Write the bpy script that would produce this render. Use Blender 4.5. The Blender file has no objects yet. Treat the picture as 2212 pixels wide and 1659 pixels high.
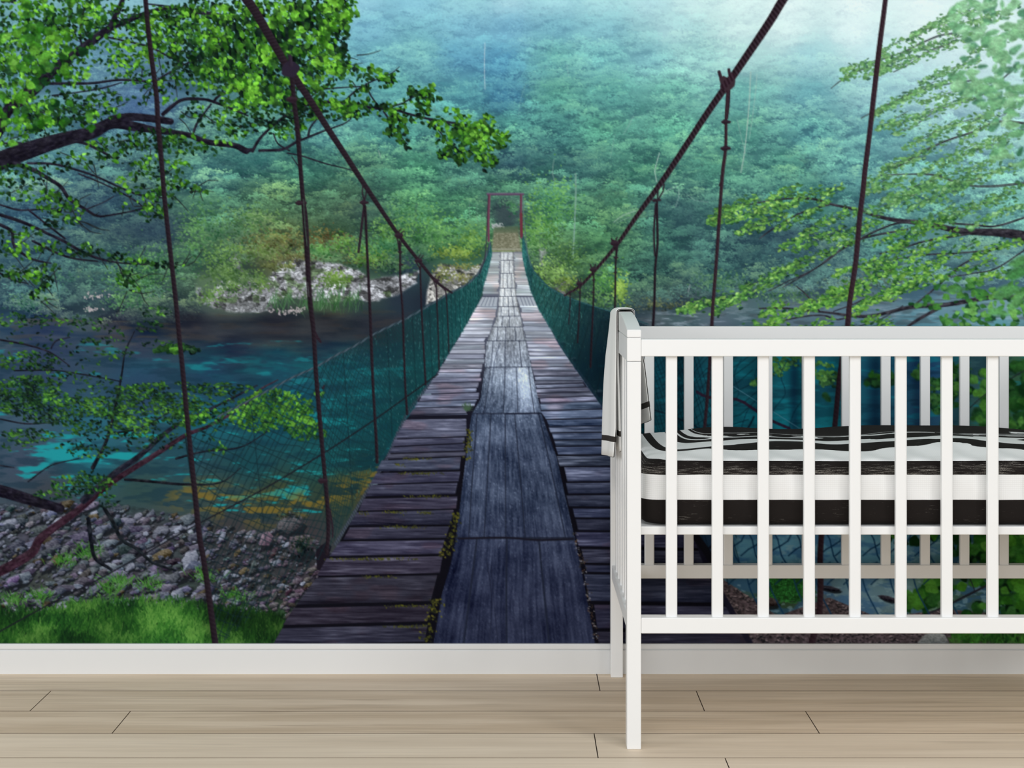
import bpy, bmesh, math
import numpy as np
from mathutils import Vector

scene = bpy.context.scene
C = scene.collection

# ---------------------------------------------------------------- camera (photo 2212 x 1659)
F_PX, VPX, HZ = 3950.0, 1112.0, 540.0          # focal length, vanishing point, horizon in photo pixels
CAM_H, WALL_D = 1.079, 4.668                   # eye height, distance to the wall
cam = bpy.data.cameras.new('camera')
cam.sensor_width = 36.0
cam.lens = F_PX / 2212 * 36
cam.shift_x = (1106 - VPX) / 2212
cam.shift_y = (HZ - 829.5) / 2212
cam_o = bpy.data.objects.new('camera', cam)
C.objects.link(cam_o)
cam_o.location = (0, -WALL_D, CAM_H)
cam_o.rotation_euler = (math.radians(90), 0, 0)
scene.camera = cam_o

# ---------------------------------------------------------------- light: soft daylight room, window to the front right
world = bpy.data.worlds.new('daylight')
scene.world = world
world.use_nodes = True
bgn = world.node_tree.nodes['Background']
bgn.inputs[0].default_value = (.965, 1.0, 1.035, 1)
bgn.inputs[1].default_value = 0.50


def area(name, loc, aim, size, power, col=(1, 1, 1)):
    d = bpy.data.lights.new(name, 'AREA')
    d.shape = 'RECTANGLE'
    d.size, d.size_y = size
    d.energy = power
    d.color = col
    o = bpy.data.objects.new(name, d)
    C.objects.link(o)
    o.location = loc
    o.rotation_euler = (Vector(aim) - Vector(loc)).to_track_quat('-Z', 'Y').to_euler()
    return o


area('window_light', (4.6, -6.2, 2.9), (0.6, -0.3, 0.5), (1.6, 1.5), 135, (1.0, 1.0, 1.0))
area('front_light', (-2.9, -7.2, 1.75), (0.3, 0, 0.6), (5.0, 2.6), 122, (.99, 1.0, 1.012))
area('left_fill_light', (-4.8, -3.0, 1.9), (0.2, -0.3, 0.7), (1.8, 1.8), 108, (.98, 1.0, 1.02))  # unseen fill added on the left to lift the towel and shaded wall
area('overhead_fill_light', (0.9, -4.4, 3.3), (0.9, -3.4, 0), (4.0, 2.4), 138, (.99, 1.0, 1.01))  # overhead fill added out of view to brighten the floor

vs = scene.view_settings
vs.view_transform = 'Standard'
vs.look = 'None'
vs.gamma = 1.0
vs.use_curve_mapping = False
vs.exposure = -0.52
MURAL_GAIN = 1.05

# ---------------------------------------------------------------- helpers
def px(x, y, d):
    """photo pixel at depth d from the eye -> world"""
    return Vector(((x - VPX) * d / F_PX, d - WALL_D, CAM_H - (y - HZ) * d / F_PX))


def tag(o, label=None, cat=None, group=None, kind=None):
    for k, v in (('label', label), ('category', cat), ('group', group), ('kind', kind)):
        if v:
            o[k] = v
    return o


def empty(name, loc=(0, 0, 0)):
    o = bpy.data.objects.new(name, None)
    C.objects.link(o)
    o.location = loc
    o.empty_display_size = 0.1
    return o


def obj(name, bm, m, parent=None, smooth=False):
    me = bpy.data.meshes.new(name)
    bm.normal_update()
    bm.to_mesh(me)
    bm.free()
    me.materials.append(m)
    if smooth:
        for p in me.polygons:
            p.use_smooth = True
    o = bpy.data.objects.new(name, me)
    C.objects.link(o)
    if parent:
        o.parent = parent
    return o


def add_box(bm, lo, hi, bev=0.0, seg=2):
    r = bmesh.ops.create_cube(bm, size=1.0)
    for v in r['verts']:
        v.co = Vector([lo[i] + (v.co[i] + .5) * (hi[i] - lo[i]) for i in range(3)])
    if bev:
        es = list({e for v in r['verts'] for e in v.link_edges})
        bmesh.ops.bevel(bm, geom=es, offset=bev, segments=seg, profile=.5, affect='EDGES')


def box_obj(name, lo, hi, m, parent=None, bev=.0015):
    bm = bmesh.new()
    add_box(bm, lo, hi, bev)
    return obj(name, bm, m, parent)


def extrude_profile(bm, prof, x0, x1, axis='x'):
    """closed profile of (a, b) swept along an axis"""
    def at(p, t):
        return (t, p[0], p[1]) if axis == 'x' else ((p[0], t, p[1]) if axis == 'y' else (p[0], p[1], t))
    A = [bm.verts.new(at(p, x0)) for p in prof]
    B = [bm.verts.new(at(p, x1)) for p in prof]
    n = len(prof)
    for i in range(n):
        bm.faces.new((A[i], A[(i + 1) % n], B[(i + 1) % n], B[i]))
    bm.faces.new(A[::-1])
    bm.faces.new(B)
    bmesh.ops.recalc_face_normals(bm, faces=bm.faces)


def tube(bm, pts, r, n=6):
    pts = [Vector(p) for p in pts]
    rings = []
    for i, p in enumerate(pts):
        t = (pts[min(i + 1, len(pts) - 1)] - pts[max(i - 1, 0)]).normalized()
        a = t.cross(Vector((.31, .57, .76))).normalized()
        b = t.cross(a)
        rings.append([bm.verts.new(p + (a * math.cos(k * 6.2832 / n) + b * math.sin(k * 6.2832 / n)) * r) for k in range(n)])
    for A, B in zip(rings[:-1], rings[1:]):
        for k in range(n):
            bm.faces.new((A[k], A[(k + 1) % n], B[(k + 1) % n], B[k]))
    bm.faces.new(rings[0][::-1])
    bm.faces.new(rings[-1])


def mat(name, col, rough=.5, spec=.5):
    m = bpy.data.materials.new(name)
    m.use_nodes = True
    b = m.node_tree.nodes['Principled BSDF']
    b.inputs['Base Color'].default_value = (*col, 1)
    b.inputs['Roughness'].default_value = rough
    b.inputs['Specular IOR Level'].default_value = spec
    return m


class NT:
    """tiny node-tree builder"""
    def __init__(self, m):
        self.t = m.node_tree
        self.b = self.t.nodes['Principled BSDF']

    def n(self, kind, **kw):
        x = self.t.nodes.new(kind)
        for k, v in kw.items():
            if isinstance(k, str) and hasattr(x, k):
                setattr(x, k, v)
        return x

    def put(self, sock, v):
        if isinstance(v, bpy.types.NodeSocket):
            self.t.links.new(v, sock)
        else:
            sock.default_value = v

    def math(self, op, a, b=0.0, c=0.0):
        x = self.n('ShaderNodeMath', operation=op)
        for s, v in zip(x.inputs, (a, b, c)):
            self.put(s, v)
        return x.outputs[0]

    def mix(self, f, a, b):
        x = self.n('ShaderNodeMix', data_type='RGBA')
        self.put(x.inputs[0], f)
        self.put(x.inputs[6], a if isinstance(a, bpy.types.NodeSocket) else (*a, 1))
        self.put(x.inputs[7], b if isinstance(b, bpy.types.NodeSocket) else (*b, 1))
        return x.outputs[2]

    def noise(self, vec, scale=5.0, detail=3.0, rough=.55):
        x = self.n('ShaderNodeTexNoise')
        self.put(x.inputs['Vector'], vec)
        self.put(x.inputs['Scale'], scale)
        self.put(x.inputs['Detail'], detail)
        self.put(x.inputs['Roughness'], rough)
        return x.outputs['Fac']

    def scaled(self, vec, s):
        x = self.n('ShaderNodeVectorMath', operation='MULTIPLY')
        self.put(x.inputs[0], vec)
        x.inputs[1].default_value = s
        return x.outputs[0]

    def xyz(self, x, y, z):
        q = self.n('ShaderNodeCombineXYZ')
        for s, v in zip(q.inputs, (x, y, z)):
            self.put(s, v)
        return q.outputs[0]

    def step(self, v, a, b):
        x = self.n('ShaderNodeMapRange')
        x.interpolation_type = 'SMOOTHSTEP'
        self.put(x.inputs[0], v)
        self.put(x.inputs[1], a)
        self.put(x.inputs[2], b)
        return x.outputs[0]

    def attr(self, name, out='Fac'):
        x = self.n('ShaderNodeAttribute')
        x.attribute_name = name
        return x.outputs[out]


def geo_pos(nt):
    return nt.n('ShaderNodeTexCoord').outputs['Object']


# ---------------------------------------------------------------- room
WALL_PAINT = mat('white_wall_paint', (.80, .80, .79), .8, .2)
TRIM_PAINT = mat('white_trim_paint', (.74, .745, .74), .45, .4)
nt = NT(WALL_PAINT)
bp = nt.n('ShaderNodeBump')
bp.inputs['Strength'].default_value = .04
nt.put(bp.inputs['Height'], nt.noise(geo_pos(nt), 180.0))
nt.put(nt.b.inputs['Normal'], bp.outputs[0])
tag(box_obj('wall_back', (-3.2, 0, -.02), (4.4, .12, 2.6), WALL_PAINT, bev=0), kind='structure')

bm = bmesh.new()
Z1 = CAM_H - (1392 - HZ) * 4.653 / F_PX
extrude_profile(bm, [(0, 0), (-.015, 0), (-.015, Z1 - .0165), (-.0138, Z1 - .0150), (-.0100, Z1 - .0146), (-.0100, Z1 - .0125), (-.0132, Z1 - .0120), (-.0132, Z1 - .003), (-.011, Z1), (0, Z1)], -3.2, 4.4)
tag(obj('baseboard_back', bm, TRIM_PAINT), kind='structure')

# floor of long oak boards: every board its own slab in one mesh, dark joints between
OAK = mat('washed_oak_boards', (.4, .3, .2), .55, .25)
nt = NT(OAK)
P = geo_pos(nt)
sep = nt.n('ShaderNodeSeparateXYZ')
nt.put(sep.inputs[0], P)
rnd = nt.attr('board')
off = nt.math('MULTIPLY', rnd, 37.0)
v1 = nt.xyz(nt.math('ADD', nt.math('MULTIPLY', sep.outputs[0], 1.1), off), nt.math('ADD', nt.math('MULTIPLY', sep.outputs[1], 16.0), off), 0.0)
g1 = nt.noise(v1, 1.0, 6.0, .62)
v2 = nt.xyz(nt.math('ADD', nt.math('MULTIPLY', sep.outputs[0], 3.0), off), nt.math('MULTIPLY', sep.outputs[1], 150.0), off)
g2 = nt.noise(v2, 1.0, 4.0, .6)
v3 = nt.xyz(nt.math('ADD', nt.math('MULTIPLY', sep.outputs[0], 2.2), off), nt.math('MULTIPLY', sep.outputs[1], 30.0), off)
g3 = nt.noise(v3, 1.0, 3.0, .5)
base = nt.mix(nt.step(g1, .30, .70), (.60, .465, .325), (.80, .66, .50))
base = nt.mix(nt.math('MULTIPLY', nt.step(g2, .42, .72), .42), base, (.40, .29, .185))
base = nt.mix(nt.math('MULTIPLY', nt.step(g3, .60, .78), .55), base, (.27, .175, .10))
base = nt.mix(nt.math('MULTIPLY', rnd, .55), base, (.86, .75, .60))
nt.put(nt.b.inputs['Base Color'], base)
bp = nt.n('ShaderNodeBump')
bp.inputs['Strength'].default_value = .05
nt.put(bp.inputs['Height'], g2)
nt.put(nt.b.inputs['Normal'], bp.outputs[0])
JOINT = mat('board_joint', (.15, .105, .07), .9, .1)

def dep(y):
    return F_PX * CAM_H / (y - HZ)


rows = [WALL_D, dep(1492.3), dep(1536.2), dep(1584.4), dep(1637.2)]
while rows[-1] > .2:
    rows.append(rows[-1] - .1965)
offs = [.2085, .444, .680, .177, .4465]
r_ = np.random.default_rng(4)
while len(offs) < len(rows):
    offs.append(float(r_.uniform(0, 1.579)))
bm = bmesh.new()
lay = bm.faces.layers.float.new('board')
for i in range(len(rows) - 1):
    ya, yb = rows[i + 1] - WALL_D, rows[i] - WALL_D
    xs = [-3.2] + [offs[i] + k * 1.579 for k in range(-4, 5) if -3.15 < offs[i] + k * 1.579 < 4.35] + [4.4]
    for x0, x1 in zip(xs[:-1], xs[1:]):
        n0 = len(bm.faces)
        g, gy = .0011, .0019
        lo, hi = (x0 + g, ya + gy, -.012), (x1 - g, yb - (gy if i else 0), 0)
        r = bmesh.ops.create_cube(bm, size=1.0)
        fs = set()
        for v in r['verts']:
            v.co = Vector([lo[k] + (v.co[k] + .5) * (hi[k] - lo[k]) for k in range(3)])
            fs.update(v.link_faces)
        q = (.30, .20, .12, .80, .95)[i] if i < 5 else float(r_.random())
        for f in fs:
            f[lay] = q
            f.normal_update()
            f.material_index = 0 if f.normal.z > .5 else 1
floor = obj('floor', bm, OAK)
floor.data.materials.append(JOINT)
bm = bmesh.new()
bm.from_mesh(floor.data)
n0 = len(bm.faces)
add_box(bm, (-3.2, rows[-1] - WALL_D, -.03), (4.4, 0, -.009))
bm.faces.ensure_lookup_table()
for f in bm.faces[n0:]:
    f.material_index = 1
bm.to_mesh(floor.data)
bm.free()
tag(floor, kind='structure')
# ======================================================================
# THE PRINT ON THE WALL: a flat wallpaper mural, computed with numpy and
# stored as pigment colours on a flat grid mesh (photo pixels as canvas)
# ======================================================================
OX, OY = 240, 200                      # the print goes on beyond the frame
CW, CH = 2212 + 2 * OX, 1400 + OY
rng = np.random.default_rng(11)
IMG = np.zeros((CH, CW, 3), np.float32)
LAB = np.zeros((CH, CW), np.uint8)
YY, XX = np.mgrid[0:CH, 0:CW].astype(np.float32)
YY -= OY
XX -= OX

# ids of the printed motifs
FOREST, CLIFF, RIVER, STONES, GRASS, DECK, NET_L, NET_R, CAB_L, CAB_R, GATE, TREE_L, SHRUB_L, TREE_R, PATH = range(15)
HANG0 = 20


def sstep(a, b, x):
    t = np.clip((x - a) / (b - a), 0, 1)
    return t * t * (3 - 2 * t)


def vnoise(sx, sy, seed):
    """smooth value noise over the whole canvas, 0..1, cells of sx by sy"""
    r = np.random.default_rng(seed)
    G = r.random((int(CH / sy) + 3, int(CW / sx) + 3)).astype(np.float32)
    v = np.arange(CH, dtype=np.float32) / sy
    u = np.arange(CW, dtype=np.float32) / sx
    vi, ui = v.astype(int), u.astype(int)
    fv, fu = v - vi, u - ui
    fv = (fv * fv * (3 - 2 * fv))[:, None]
    fu = (fu * fu * (3 - 2 * fu))[None, :]
    R = G[vi] * (1 - fv) + G[vi + 1] * fv
    return R[:, ui] * (1 - fu) + R[:, ui + 1] * fu


def fbm(sx, sy, seed, octv=3, g=0.55):
    a, s, t = 1.0, 0.0, 0.0
    for k in range(octv):
        s = s + a * vnoise(max(sx / 2 ** k, 1.01), max(sy / 2 ** k, 1.01), seed + 17 * k)
        t += a
        a *= g
    return s / t


_NG = np.random.default_rng(99).random((256, 256)).astype(np.float32)


def pnoise(u, v):
    """value noise at given coordinates (in cells)"""
    ui, vi = np.floor(u).astype(int), np.floor(v).astype(int)
    fu, fv = u - ui, v - vi
    fu, fv = fu * fu * (3 - 2 * fu), fv * fv * (3 - 2 * fv)
    a, b, c, d = ui & 255, (ui + 1) & 255, vi & 255, (vi + 1) & 255
    return (_NG[c, a] * (1 - fu) + _NG[c, b] * fu) * (1 - fv) + (_NG[d, a] * (1 - fu) + _NG[d, b] * fu) * fv


def field(pts, p=3.0, step=16):
    """colour field through scattered samples (x, y, r, g, b)"""
    P = np.array(pts, np.float32)
    gx = np.arange(-OX, CW - OX + step, step, dtype=np.float32)
    gy = np.arange(-OY, CH - OY + step, step, dtype=np.float32)
    X, Y = np.meshgrid(np.clip(gx, -30, 2240), np.clip(gy, -20, 1400))
    num = np.zeros(X.shape + (3,), np.float32)
    den = np.zeros(X.shape, np.float32)
    for q in P:
        w = 1.0 / (((X - q[0]) ** 2 + 1.7 * (Y - q[1]) ** 2) / 900.0 + 0.6) ** (p / 2)
        num += w[..., None] * q[2:5]
        den += w
    F = num / den[..., None]
    v = np.arange(CH, dtype=np.float32) / step
    u = np.arange(CW, dtype=np.float32) / step
    vi, ui = v.astype(int), u.astype(int)
    fv, fu = (v - vi)[:, None, None], (u - ui)[None, :, None]
    R = F[vi] * (1 - fv) + F[vi + 1] * fv
    return R[:, ui] * (1 - fu) + R[:, ui + 1] * fu


def box(x0, y0, x1, y1):
    a, b = max(int(math.floor(x0)) + OX, 0), max(int(math.floor(y0)) + OY, 0)
    c, d = min(int(math.ceil(x1)) + OX + 1, CW), min(int(math.ceil(y1)) + OY + 1, CH)
    return (None if a >= c or b >= d else (slice(b, d), slice(a, c)))


def put(s, m, col, lab=None):
    v = IMG[s]
    v += m[..., None] * (np.asarray(col, np.float32) - v)
    if lab is not None:
        LAB[s][m > 0.45] = lab


def polymask(pts, s, soft=1.0):
    X, Y = XX[s], YY[s]
    ins = np.zeros(X.shape, bool)
    dmin = np.full(X.shape, 1e9, np.float32)
    n = len(pts)
    for i in range(n):
        x0, y0 = pts[i]
        x1, y1 = pts[(i + 1) % n]
        if y0 != y1:
            c = ((y0 > Y) != (y1 > Y)) & (X < (x1 - x0) * (Y - y0) / (y1 - y0) + x0)
            ins ^= c
        ex, ey = x1 - x0, y1 - y0
        t = np.clip(((X - x0) * ex + (Y - y0) * ey) / (ex * ex + ey * ey + 1e-9), 0, 1)
        dmin = np.minimum(dmin, (X - x0 - t * ex) ** 2 + (Y - y0 - t * ey) ** 2)
    d = np.sqrt(dmin) * np.where(ins, 1, -1)
    return np.clip(d / soft + 0.5, 0, 1)


def poly(pts, col, lab=None, soft=1.0, alpha=1.0):
    xs, ys = [p[0] for p in pts], [p[1] for p in pts]
    s = box(min(xs) - soft - 1, min(ys) - soft - 1, max(xs) + soft + 1, max(ys) + soft + 1)
    if s is None:
        return None, None
    m = polymask(pts, s, soft) * alpha
    put(s, m, col, lab)
    return s, m


def smooth(pts, step=10.0):
    """Catmull-Rom through (x, y[, w...]) points"""
    P = np.array(pts, float)
    if len(P) < 3:
        n = max(2, int(np.hypot(*(P[1] - P[0])[:2]) / step))
        t = np.linspace(0, 1, n + 1)[:, None]
        return P[0] * (1 - t) + P[1] * t
    P = np.vstack([2 * P[0] - P[1], P, 2 * P[-1] - P[-2]])
    out = []
    for i in range(1, len(P) - 2):
        a, b, c, d = P[i - 1], P[i], P[i + 1], P[i + 2]
        n = max(1, int(np.hypot(*(c - b)[:2]) / step))
        for k in range(n):
            t = k / n
            out.append(0.5 * (2 * b + (c - a) * t + (2 * a - 5 * b + 4 * c - d) * t * t + (3 * b - a - 3 * c + d) * t ** 3))
    out.append(P[-2])
    return np.array(out)


def line(pts, w, col, lab=None, alpha=1.0, soft=1.0, twist=0.0, pitch=9.0, shade=0.0, step=12.0, bark=0.0):
    """a smooth stroke; pts (x, y) with width w or (x, y, w); twist draws rope strands"""
    P = smooth(pts, step)
    if P.shape[1] == 2:
        P = np.hstack([P, np.full((len(P), 1), w)])
    col = np.asarray(col, np.float32)
    run = 0.0
    for i in range(len(P) - 1):
        x0, y0, w0 = P[i][:3]
        x1, y1, w1 = P[i + 1][:3]
        r = max(w0, w1) / 2 + soft + 1
        s = box(min(x0, x1) - r, min(y0, y1) - r, max(x0, x1) + r, max(y0, y1) + r)
        L = math.hypot(x1 - x0, y1 - y0) + 1e-6
        if s is None:
            run += L
            continue
        X, Y = XX[s] - x0, YY[s] - y0
        ex, ey = (x1 - x0) / L, (y1 - y0) / L
        al = X * ex + Y * ey
        t = np.clip(al / L, 0, 1)
        ac = X * -ey + Y * ex
        d = np.sqrt((X - t * L * ex) ** 2 + (Y - t * L * ey) ** 2)
        hw = (w0 + (w1 - w0) * t) / 2
        m = np.clip((hw - d) / soft + 0.5, 0, 1) * alpha
        c = col
        if bark:
            k = bark * (pnoise((run + al) / 9.0 + 3, ac / 3.5 + y0 * .01) - .5) * 2 + bark * .7 * (pnoise((run + al) / 3.0, ac / 2.0) - .5) - bark * .5 * np.clip(ac / np.maximum(hw, .5), -1, 1) * np.sign(ex + 1e-6)
            c = np.clip(col + k[..., None], 0, 255)
        elif twist or shade:
            e = np.clip(ac / np.maximum(hw, 0.5), -1, 1)
            k = twist * np.sin(6.283 * ((run + al) / pitch + e * 0.35)) - shade * e
            c = np.clip(col + k[..., None] * np.array([1.0, 0.95, 1.05], np.float32), 0, 255)
        put(s, m, c, lab)
        run += L


def leaf(x, y, ln, wd, ang, col, lab=None, alpha=1.0, soft=1.2, rib=0.0):
    r = ln / 2 + soft + 1
    s = box(x - r, y - r, x + r, y + r)
    if s is None:
        return
    X, Y = XX[s] - x, YY[s] - y
    c, q = math.cos(ang), math.sin(ang)
    u, v = (X * c + Y * q) / (ln / 2), (-X * q + Y * c)
    ph = (x * 12.9898 + y * 78.233) % 6.283
    h = np.clip(1 - u * u, 0, 1) ** 0.7 * (1 - 0.3 * u) * wd / 2 * (1 + .14 * np.sin(4 * u + ph))
    m = np.clip((h - np.abs(v)) / soft + 0.5, 0, 1) * (np.abs(u) < 1.05) * alpha
    cc = np.asarray(col, np.float32)
    if rib:
        cc = np.clip(cc + (rib * (math.cos(ph) * u + 1.2 * math.sin(ph) * np.clip(v / (wd / 2), -1, 1)))[..., None] * np.array([1, 1.2, .6], np.float32), 0, 255)
    put(s, m, cc, lab)


def ramp(t, stops):
    """colour between stops at 0..1"""
    t = np.clip(t, 0, 1)
    xs = np.linspace(0, 1, len(stops))
    S = np.array(stops, np.float32)
    return np.stack([np.interp(t, xs, S[:, k]) for k in range(3)], -1)


def foliage(items, n, size, stops, ang, spread, lab, soft=1.2, gloss=0.6, flat=0.6):
    """leaves scattered in ellipses (cx, cy, rx, ry[, weight]); dark ones first"""
    A = np.array([(i + (1,))[:5] for i in items], float)
    w = A[:, 2] * A[:, 3] * A[:, 4]
    k = rng.choice(len(A), n, p=w / w.sum())
    th, rr = rng.random(n) * 6.283, np.sqrt(rng.random(n))
    x = A[k, 0] + A[k, 2] * rr * np.cos(th)
    y = A[k, 1] + A[k, 3] * rr * np.sin(th)
    t = np.clip(0.43 + 0.27 * rng.standard_normal(n) - 0.12 * rr * np.sin(th), 0, 1)
    clump = pnoise(x / 34.0, y / 26.0)
    t = np.clip(t + (clump - 0.5) * gloss, 0, 1)
    C = ramp(t, stops) + rng.normal(0, 7, (n, 1))
    o = np.argsort(t + rng.random(n) * 0.35)
    for i in o:
        sz = rng.uniform(*size)
        leaf(x[i], y[i], sz, sz * rng.uniform(flat * 0.7, flat * 1.15), ang + rng.normal(0, spread), C[i], lab, soft=soft, rib=13.0 if soft < 3 else 0)


def spray(pts, n, width, size, stops, lab, hang=0.0, soft=1.2, ang=None, spread=0.7, taper=0.6, flat=0.6):
    """leaves along a twig"""
    P = smooth(pts, 5)
    T = np.gradient(P[:, :2], axis=0)
    k = (rng.random(n) ** 0.85 * (len(P) - 1)).astype(int)
    t = np.clip(0.45 + 0.28 * rng.standard_normal(n), 0, 1)
    off = rng.normal(0, 1, n)
    f = k / (len(P) - 1.0)
    w = width * (1 - taper * f)
    a = np.arctan2(T[k, 1], T[k, 0])
    x = P[k, 0] - np.sin(a) * off * w
    y = P[k, 1] + np.cos(a) * off * w + hang * np.abs(rng.normal(0, 1, n))
    C = ramp(t, stops) + rng.normal(0, 6, (n, 1))
    for i in np.argsort(t + rng.random(n) * 0.4):
        sz = rng.uniform(*size)
        aa = (a[i] if ang is None else ang) + rng.normal(0, spread)
        leaf(x[i], y[i], sz, sz * rng.uniform(flat * 0.7, flat * 1.15), aa, C[i], lab, soft=soft, rib=12.0)


def texture(labs, amp, sx, sy, seed):
    """break up the tone inside printed motifs"""
    n = fbm(sx, sy, seed, 2, .6) - .5
    m = np.isin(LAB, labs)
    IMG[m] *= (1 + amp * 2 * n[m])[:, None]
# ---------------------------------------------------------------- far colours
BASE = [
 (780,0,150,205,225),(900,0,140,200,222),(1000,0,150,205,220),(1100,0,165,210,225),(1200,0,165,215,228),(1300,0,172,220,228),
 (1400,0,185,228,235),(1500,0,205,238,240),(1600,0,220,246,246),(1700,0,226,247,247),(1850,0,230,249,250),(2000,0,230,249,250),(2212,0,215,242,242),
 (300,0,130,180,195),(100,0,120,170,180),(550,0,150,200,215),
 (800,60,120,180,205),(1000,60,125,185,208),(1100,60,118,178,205),(1200,60,120,180,200),(1300,60,140,200,212),(1450,60,175,218,224),
 (1600,60,210,240,240),(1700,60,218,243,243),(1850,60,224,246,247),(2000,60,227,247,248),(2150,60,215,240,242),
 (800,120,110,175,190),(900,120,115,180,190),(1000,120,100,165,195),(1080,130,82,148,185),(1200,120,98,165,168),(1300,120,115,182,190),
 (1400,120,130,190,200),(1500,120,155,207,207),(1600,120,175,218,218),(1750,120,158,208,217),(1900,110,195,232,238),(2100,120,210,238,242),
 (750,200,90,155,160),(850,200,97,167,170),(1000,200,85,152,165),(1090,200,70,132,165),(1200,200,82,148,140),(1320,200,96,166,160),
 (1450,200,108,178,165),(1600,200,108,177,172),(1750,200,108,172,182),(1900,200,145,195,205),(2050,200,175,218,228),(2200,200,180,220,225),
 (700,280,85,145,150),(850,280,76,142,140),(1000,280,80,146,140),(1100,280,70,132,130),(1200,280,64,120,122),(1300,280,80,146,130),
 (1450,280,86,156,138),(1600,280,86,152,140),(1750,280,86,151,156),(1900,280,103,165,170),(2100,280,150,200,205),
 (150,120,100,145,170),(300,220,78,110,148),(100,330,80,130,140),(450,380,62,112,116),(560,330,66,122,120),(200,430,46,78,100),
 (330,500,44,66,86),(250,560,52,86,92),(420,560,68,108,84),(60,480,60,100,120),(80,560,50,85,100),
 (650,360,62,117,105),(780,360,62,108,95),(900,360,67,128,105),(1000,360,66,117,110),(1100,350,60,100,112),(1250,360,70,120,118),
 (1400,360,72,132,115),(1550,360,80,142,124),(1700,360,76,136,126),(1850,360,86,146,150),(2000,360,105,165,165),(2180,380,130,190,185),
 (450,440,66,112,90),(600,440,72,108,80),(750,440,66,96,75),(900,440,66,126,90),(1000,440,72,132,100),(1090,445,50,70,76),(1090,410,66,120,96),
 (1180,440,76,137,105),(1300,440,72,127,95),(1450,440,64,108,106),(1600,440,66,116,112),(1750,440,76,136,122),(2000,440,86,142,140),(2180,440,120,185,175),
 (300,520,54,84,86),(450,520,76,112,80),(600,515,92,106,65),(700,520,74,102,68),(850,520,66,106,75),(950,520,70,117,75),(1030,510,78,130,84),
 (1200,520,82,122,80),(1300,520,66,116,84),(1450,520,55,102,92),(1600,520,60,101,100),(1750,520,60,92,106),(1900,520,70,116,117),(2100,520,85,130,130),
 (100,600,60,94,102),(200,600,54,88,86),(300,610,70,112,80),(450,600,85,110,85),(600,560,95,100,66),(720,600,78,110,74),(800,600,74,104,84),(880,600,38,56,66),
 (1200,600,76,96,74),(1250,580,70,110,75),(1300,600,64,112,84),(1400,600,50,86,82),(1550,600,55,96,96),(1650,600,58,95,98),(1750,600,76,112,112),(1900,600,80,116,120),(2100,600,95,130,135),
 (60,650,50,80,96),(200,650,62,86,86),(350,650,50,70,72),(500,650,80,92,80),(700,655,70,96,70),(800,640,50,64,66),(860,645,33,44,60),(920,650,29,37,52),
 (1200,640,70,88,74),(1300,650,55,82,78),(1400,650,70,90,88),(1500,650,80,98,100),(1600,650,84,106,112),(1750,650,92,112,122),(1900,650,92,117,132),(2050,650,105,140,155),(2180,660,115,150,165),
 (100,700,48,60,84),(250,700,54,58,74),(400,700,45,48,60),(600,700,40,42,50),(700,690,46,46,48),(800,700,30,40,52),(900,700,28,38,55),(980,690,24,60,68),
 (1400,700,96,106,116),(1550,700,96,111,126),(1700,700,100,118,135),(1800,700,100,126,146),(2000,700,92,142,158),(2150,700,100,158,172),
 (100,750,47,60,86),(300,750,42,52,74),(500,750,32,42,62),(700,750,28,44,62),(850,750,24,50,64),
 (100,800,44,60,86),(300,800,36,68,94),(450,800,28,60,86),(600,800,24,68,88),(750,800,20,78,92),(900,800,18,64,74),
 (100,850,40,68,94),(300,850,36,62,92),(500,850,30,66,90),(650,850,22,74,94),(800,850,20,84,96),(900,850,16,60,70),
 (60,920,58,82,102),(200,920,36,92,112),(450,920,28,96,112),(600,920,22,82,98),(750,920,18,78,88),(830,920,18,74,84),
 (60,1000,56,70,90),(200,1000,36,100,115),(400,1000,35,72,86),(550,1000,26,72,82),(700,1000,20,84,90),(800,1000,18,60,70),
 (100,1060,56,64,74),(300,1060,46,72,72),(450,1060,54,70,66),(600,1060,52,66,50),(720,1060,54,64,46),(790,1060,40,50,50),
 (1300,800,10,38,52),(1420,800,14,80,96),(1500,800,17,78,94),(1600,800,16,90,104),(1700,800,20,94,110),(1800,800,20,94,110),(1900,800,24,82,106),
 (2000,800,30,68,108),(2100,800,50,84,90),(2200,800,60,100,70),
 (1450,900,18,82,94),(1600,900,18,94,108),(1700,900,22,112,126),(1800,900,22,112,124),(1900,900,26,86,108),(2000,900,40,80,112),(2150,900,60,100,80),
 (1400,1040,16,50,66),(1600,1040,22,80,100),(1800,1040,40,100,125),(2000,1040,50,95,115),(2180,1040,40,80,50),
 (1400,1180,24,30,55),(1500,1180,24,40,70),(1620,1180,96,156,184),(1700,1180,102,164,196),(1800,1180,98,158,190),(1900,1180,102,162,190),(2000,1180,95,142,166),(2080,1180,40,72,60),(2200,1180,22,52,28),
 (1700,1290,44,70,42),(1760,1290,84,100,112),(1850,1290,112,150,172),(1950,1290,118,152,170),(2020,1290,72,110,62),(2100,1290,62,92,100),(2200,1290,26,60,36),
 (1680,1380,76,70,80),(1800,1380,92,84,86),(1950,1380,72,70,72),(2000,1380,100,108,112),(2080,1380,52,90,42),(2200,1380,36,70,36),
 (100,1150,70,68,84),(300,1150,66,64,74),(500,1150,60,58,62),(650,1150,62,56,62),(100,1250,66,72,72),(300,1250,66,64,76),(500,1250,58,58,68),(650,1250,56,52,60),
 (100,1360,38,88,34),(300,1360,44,100,38),(500,1350,36,78,34),(580,1370,34,66,34),
]
IMG[:] = field(BASE)
IMG += (fbm(220, 120, 5, 3)[..., None] - 0.5) * 14

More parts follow.
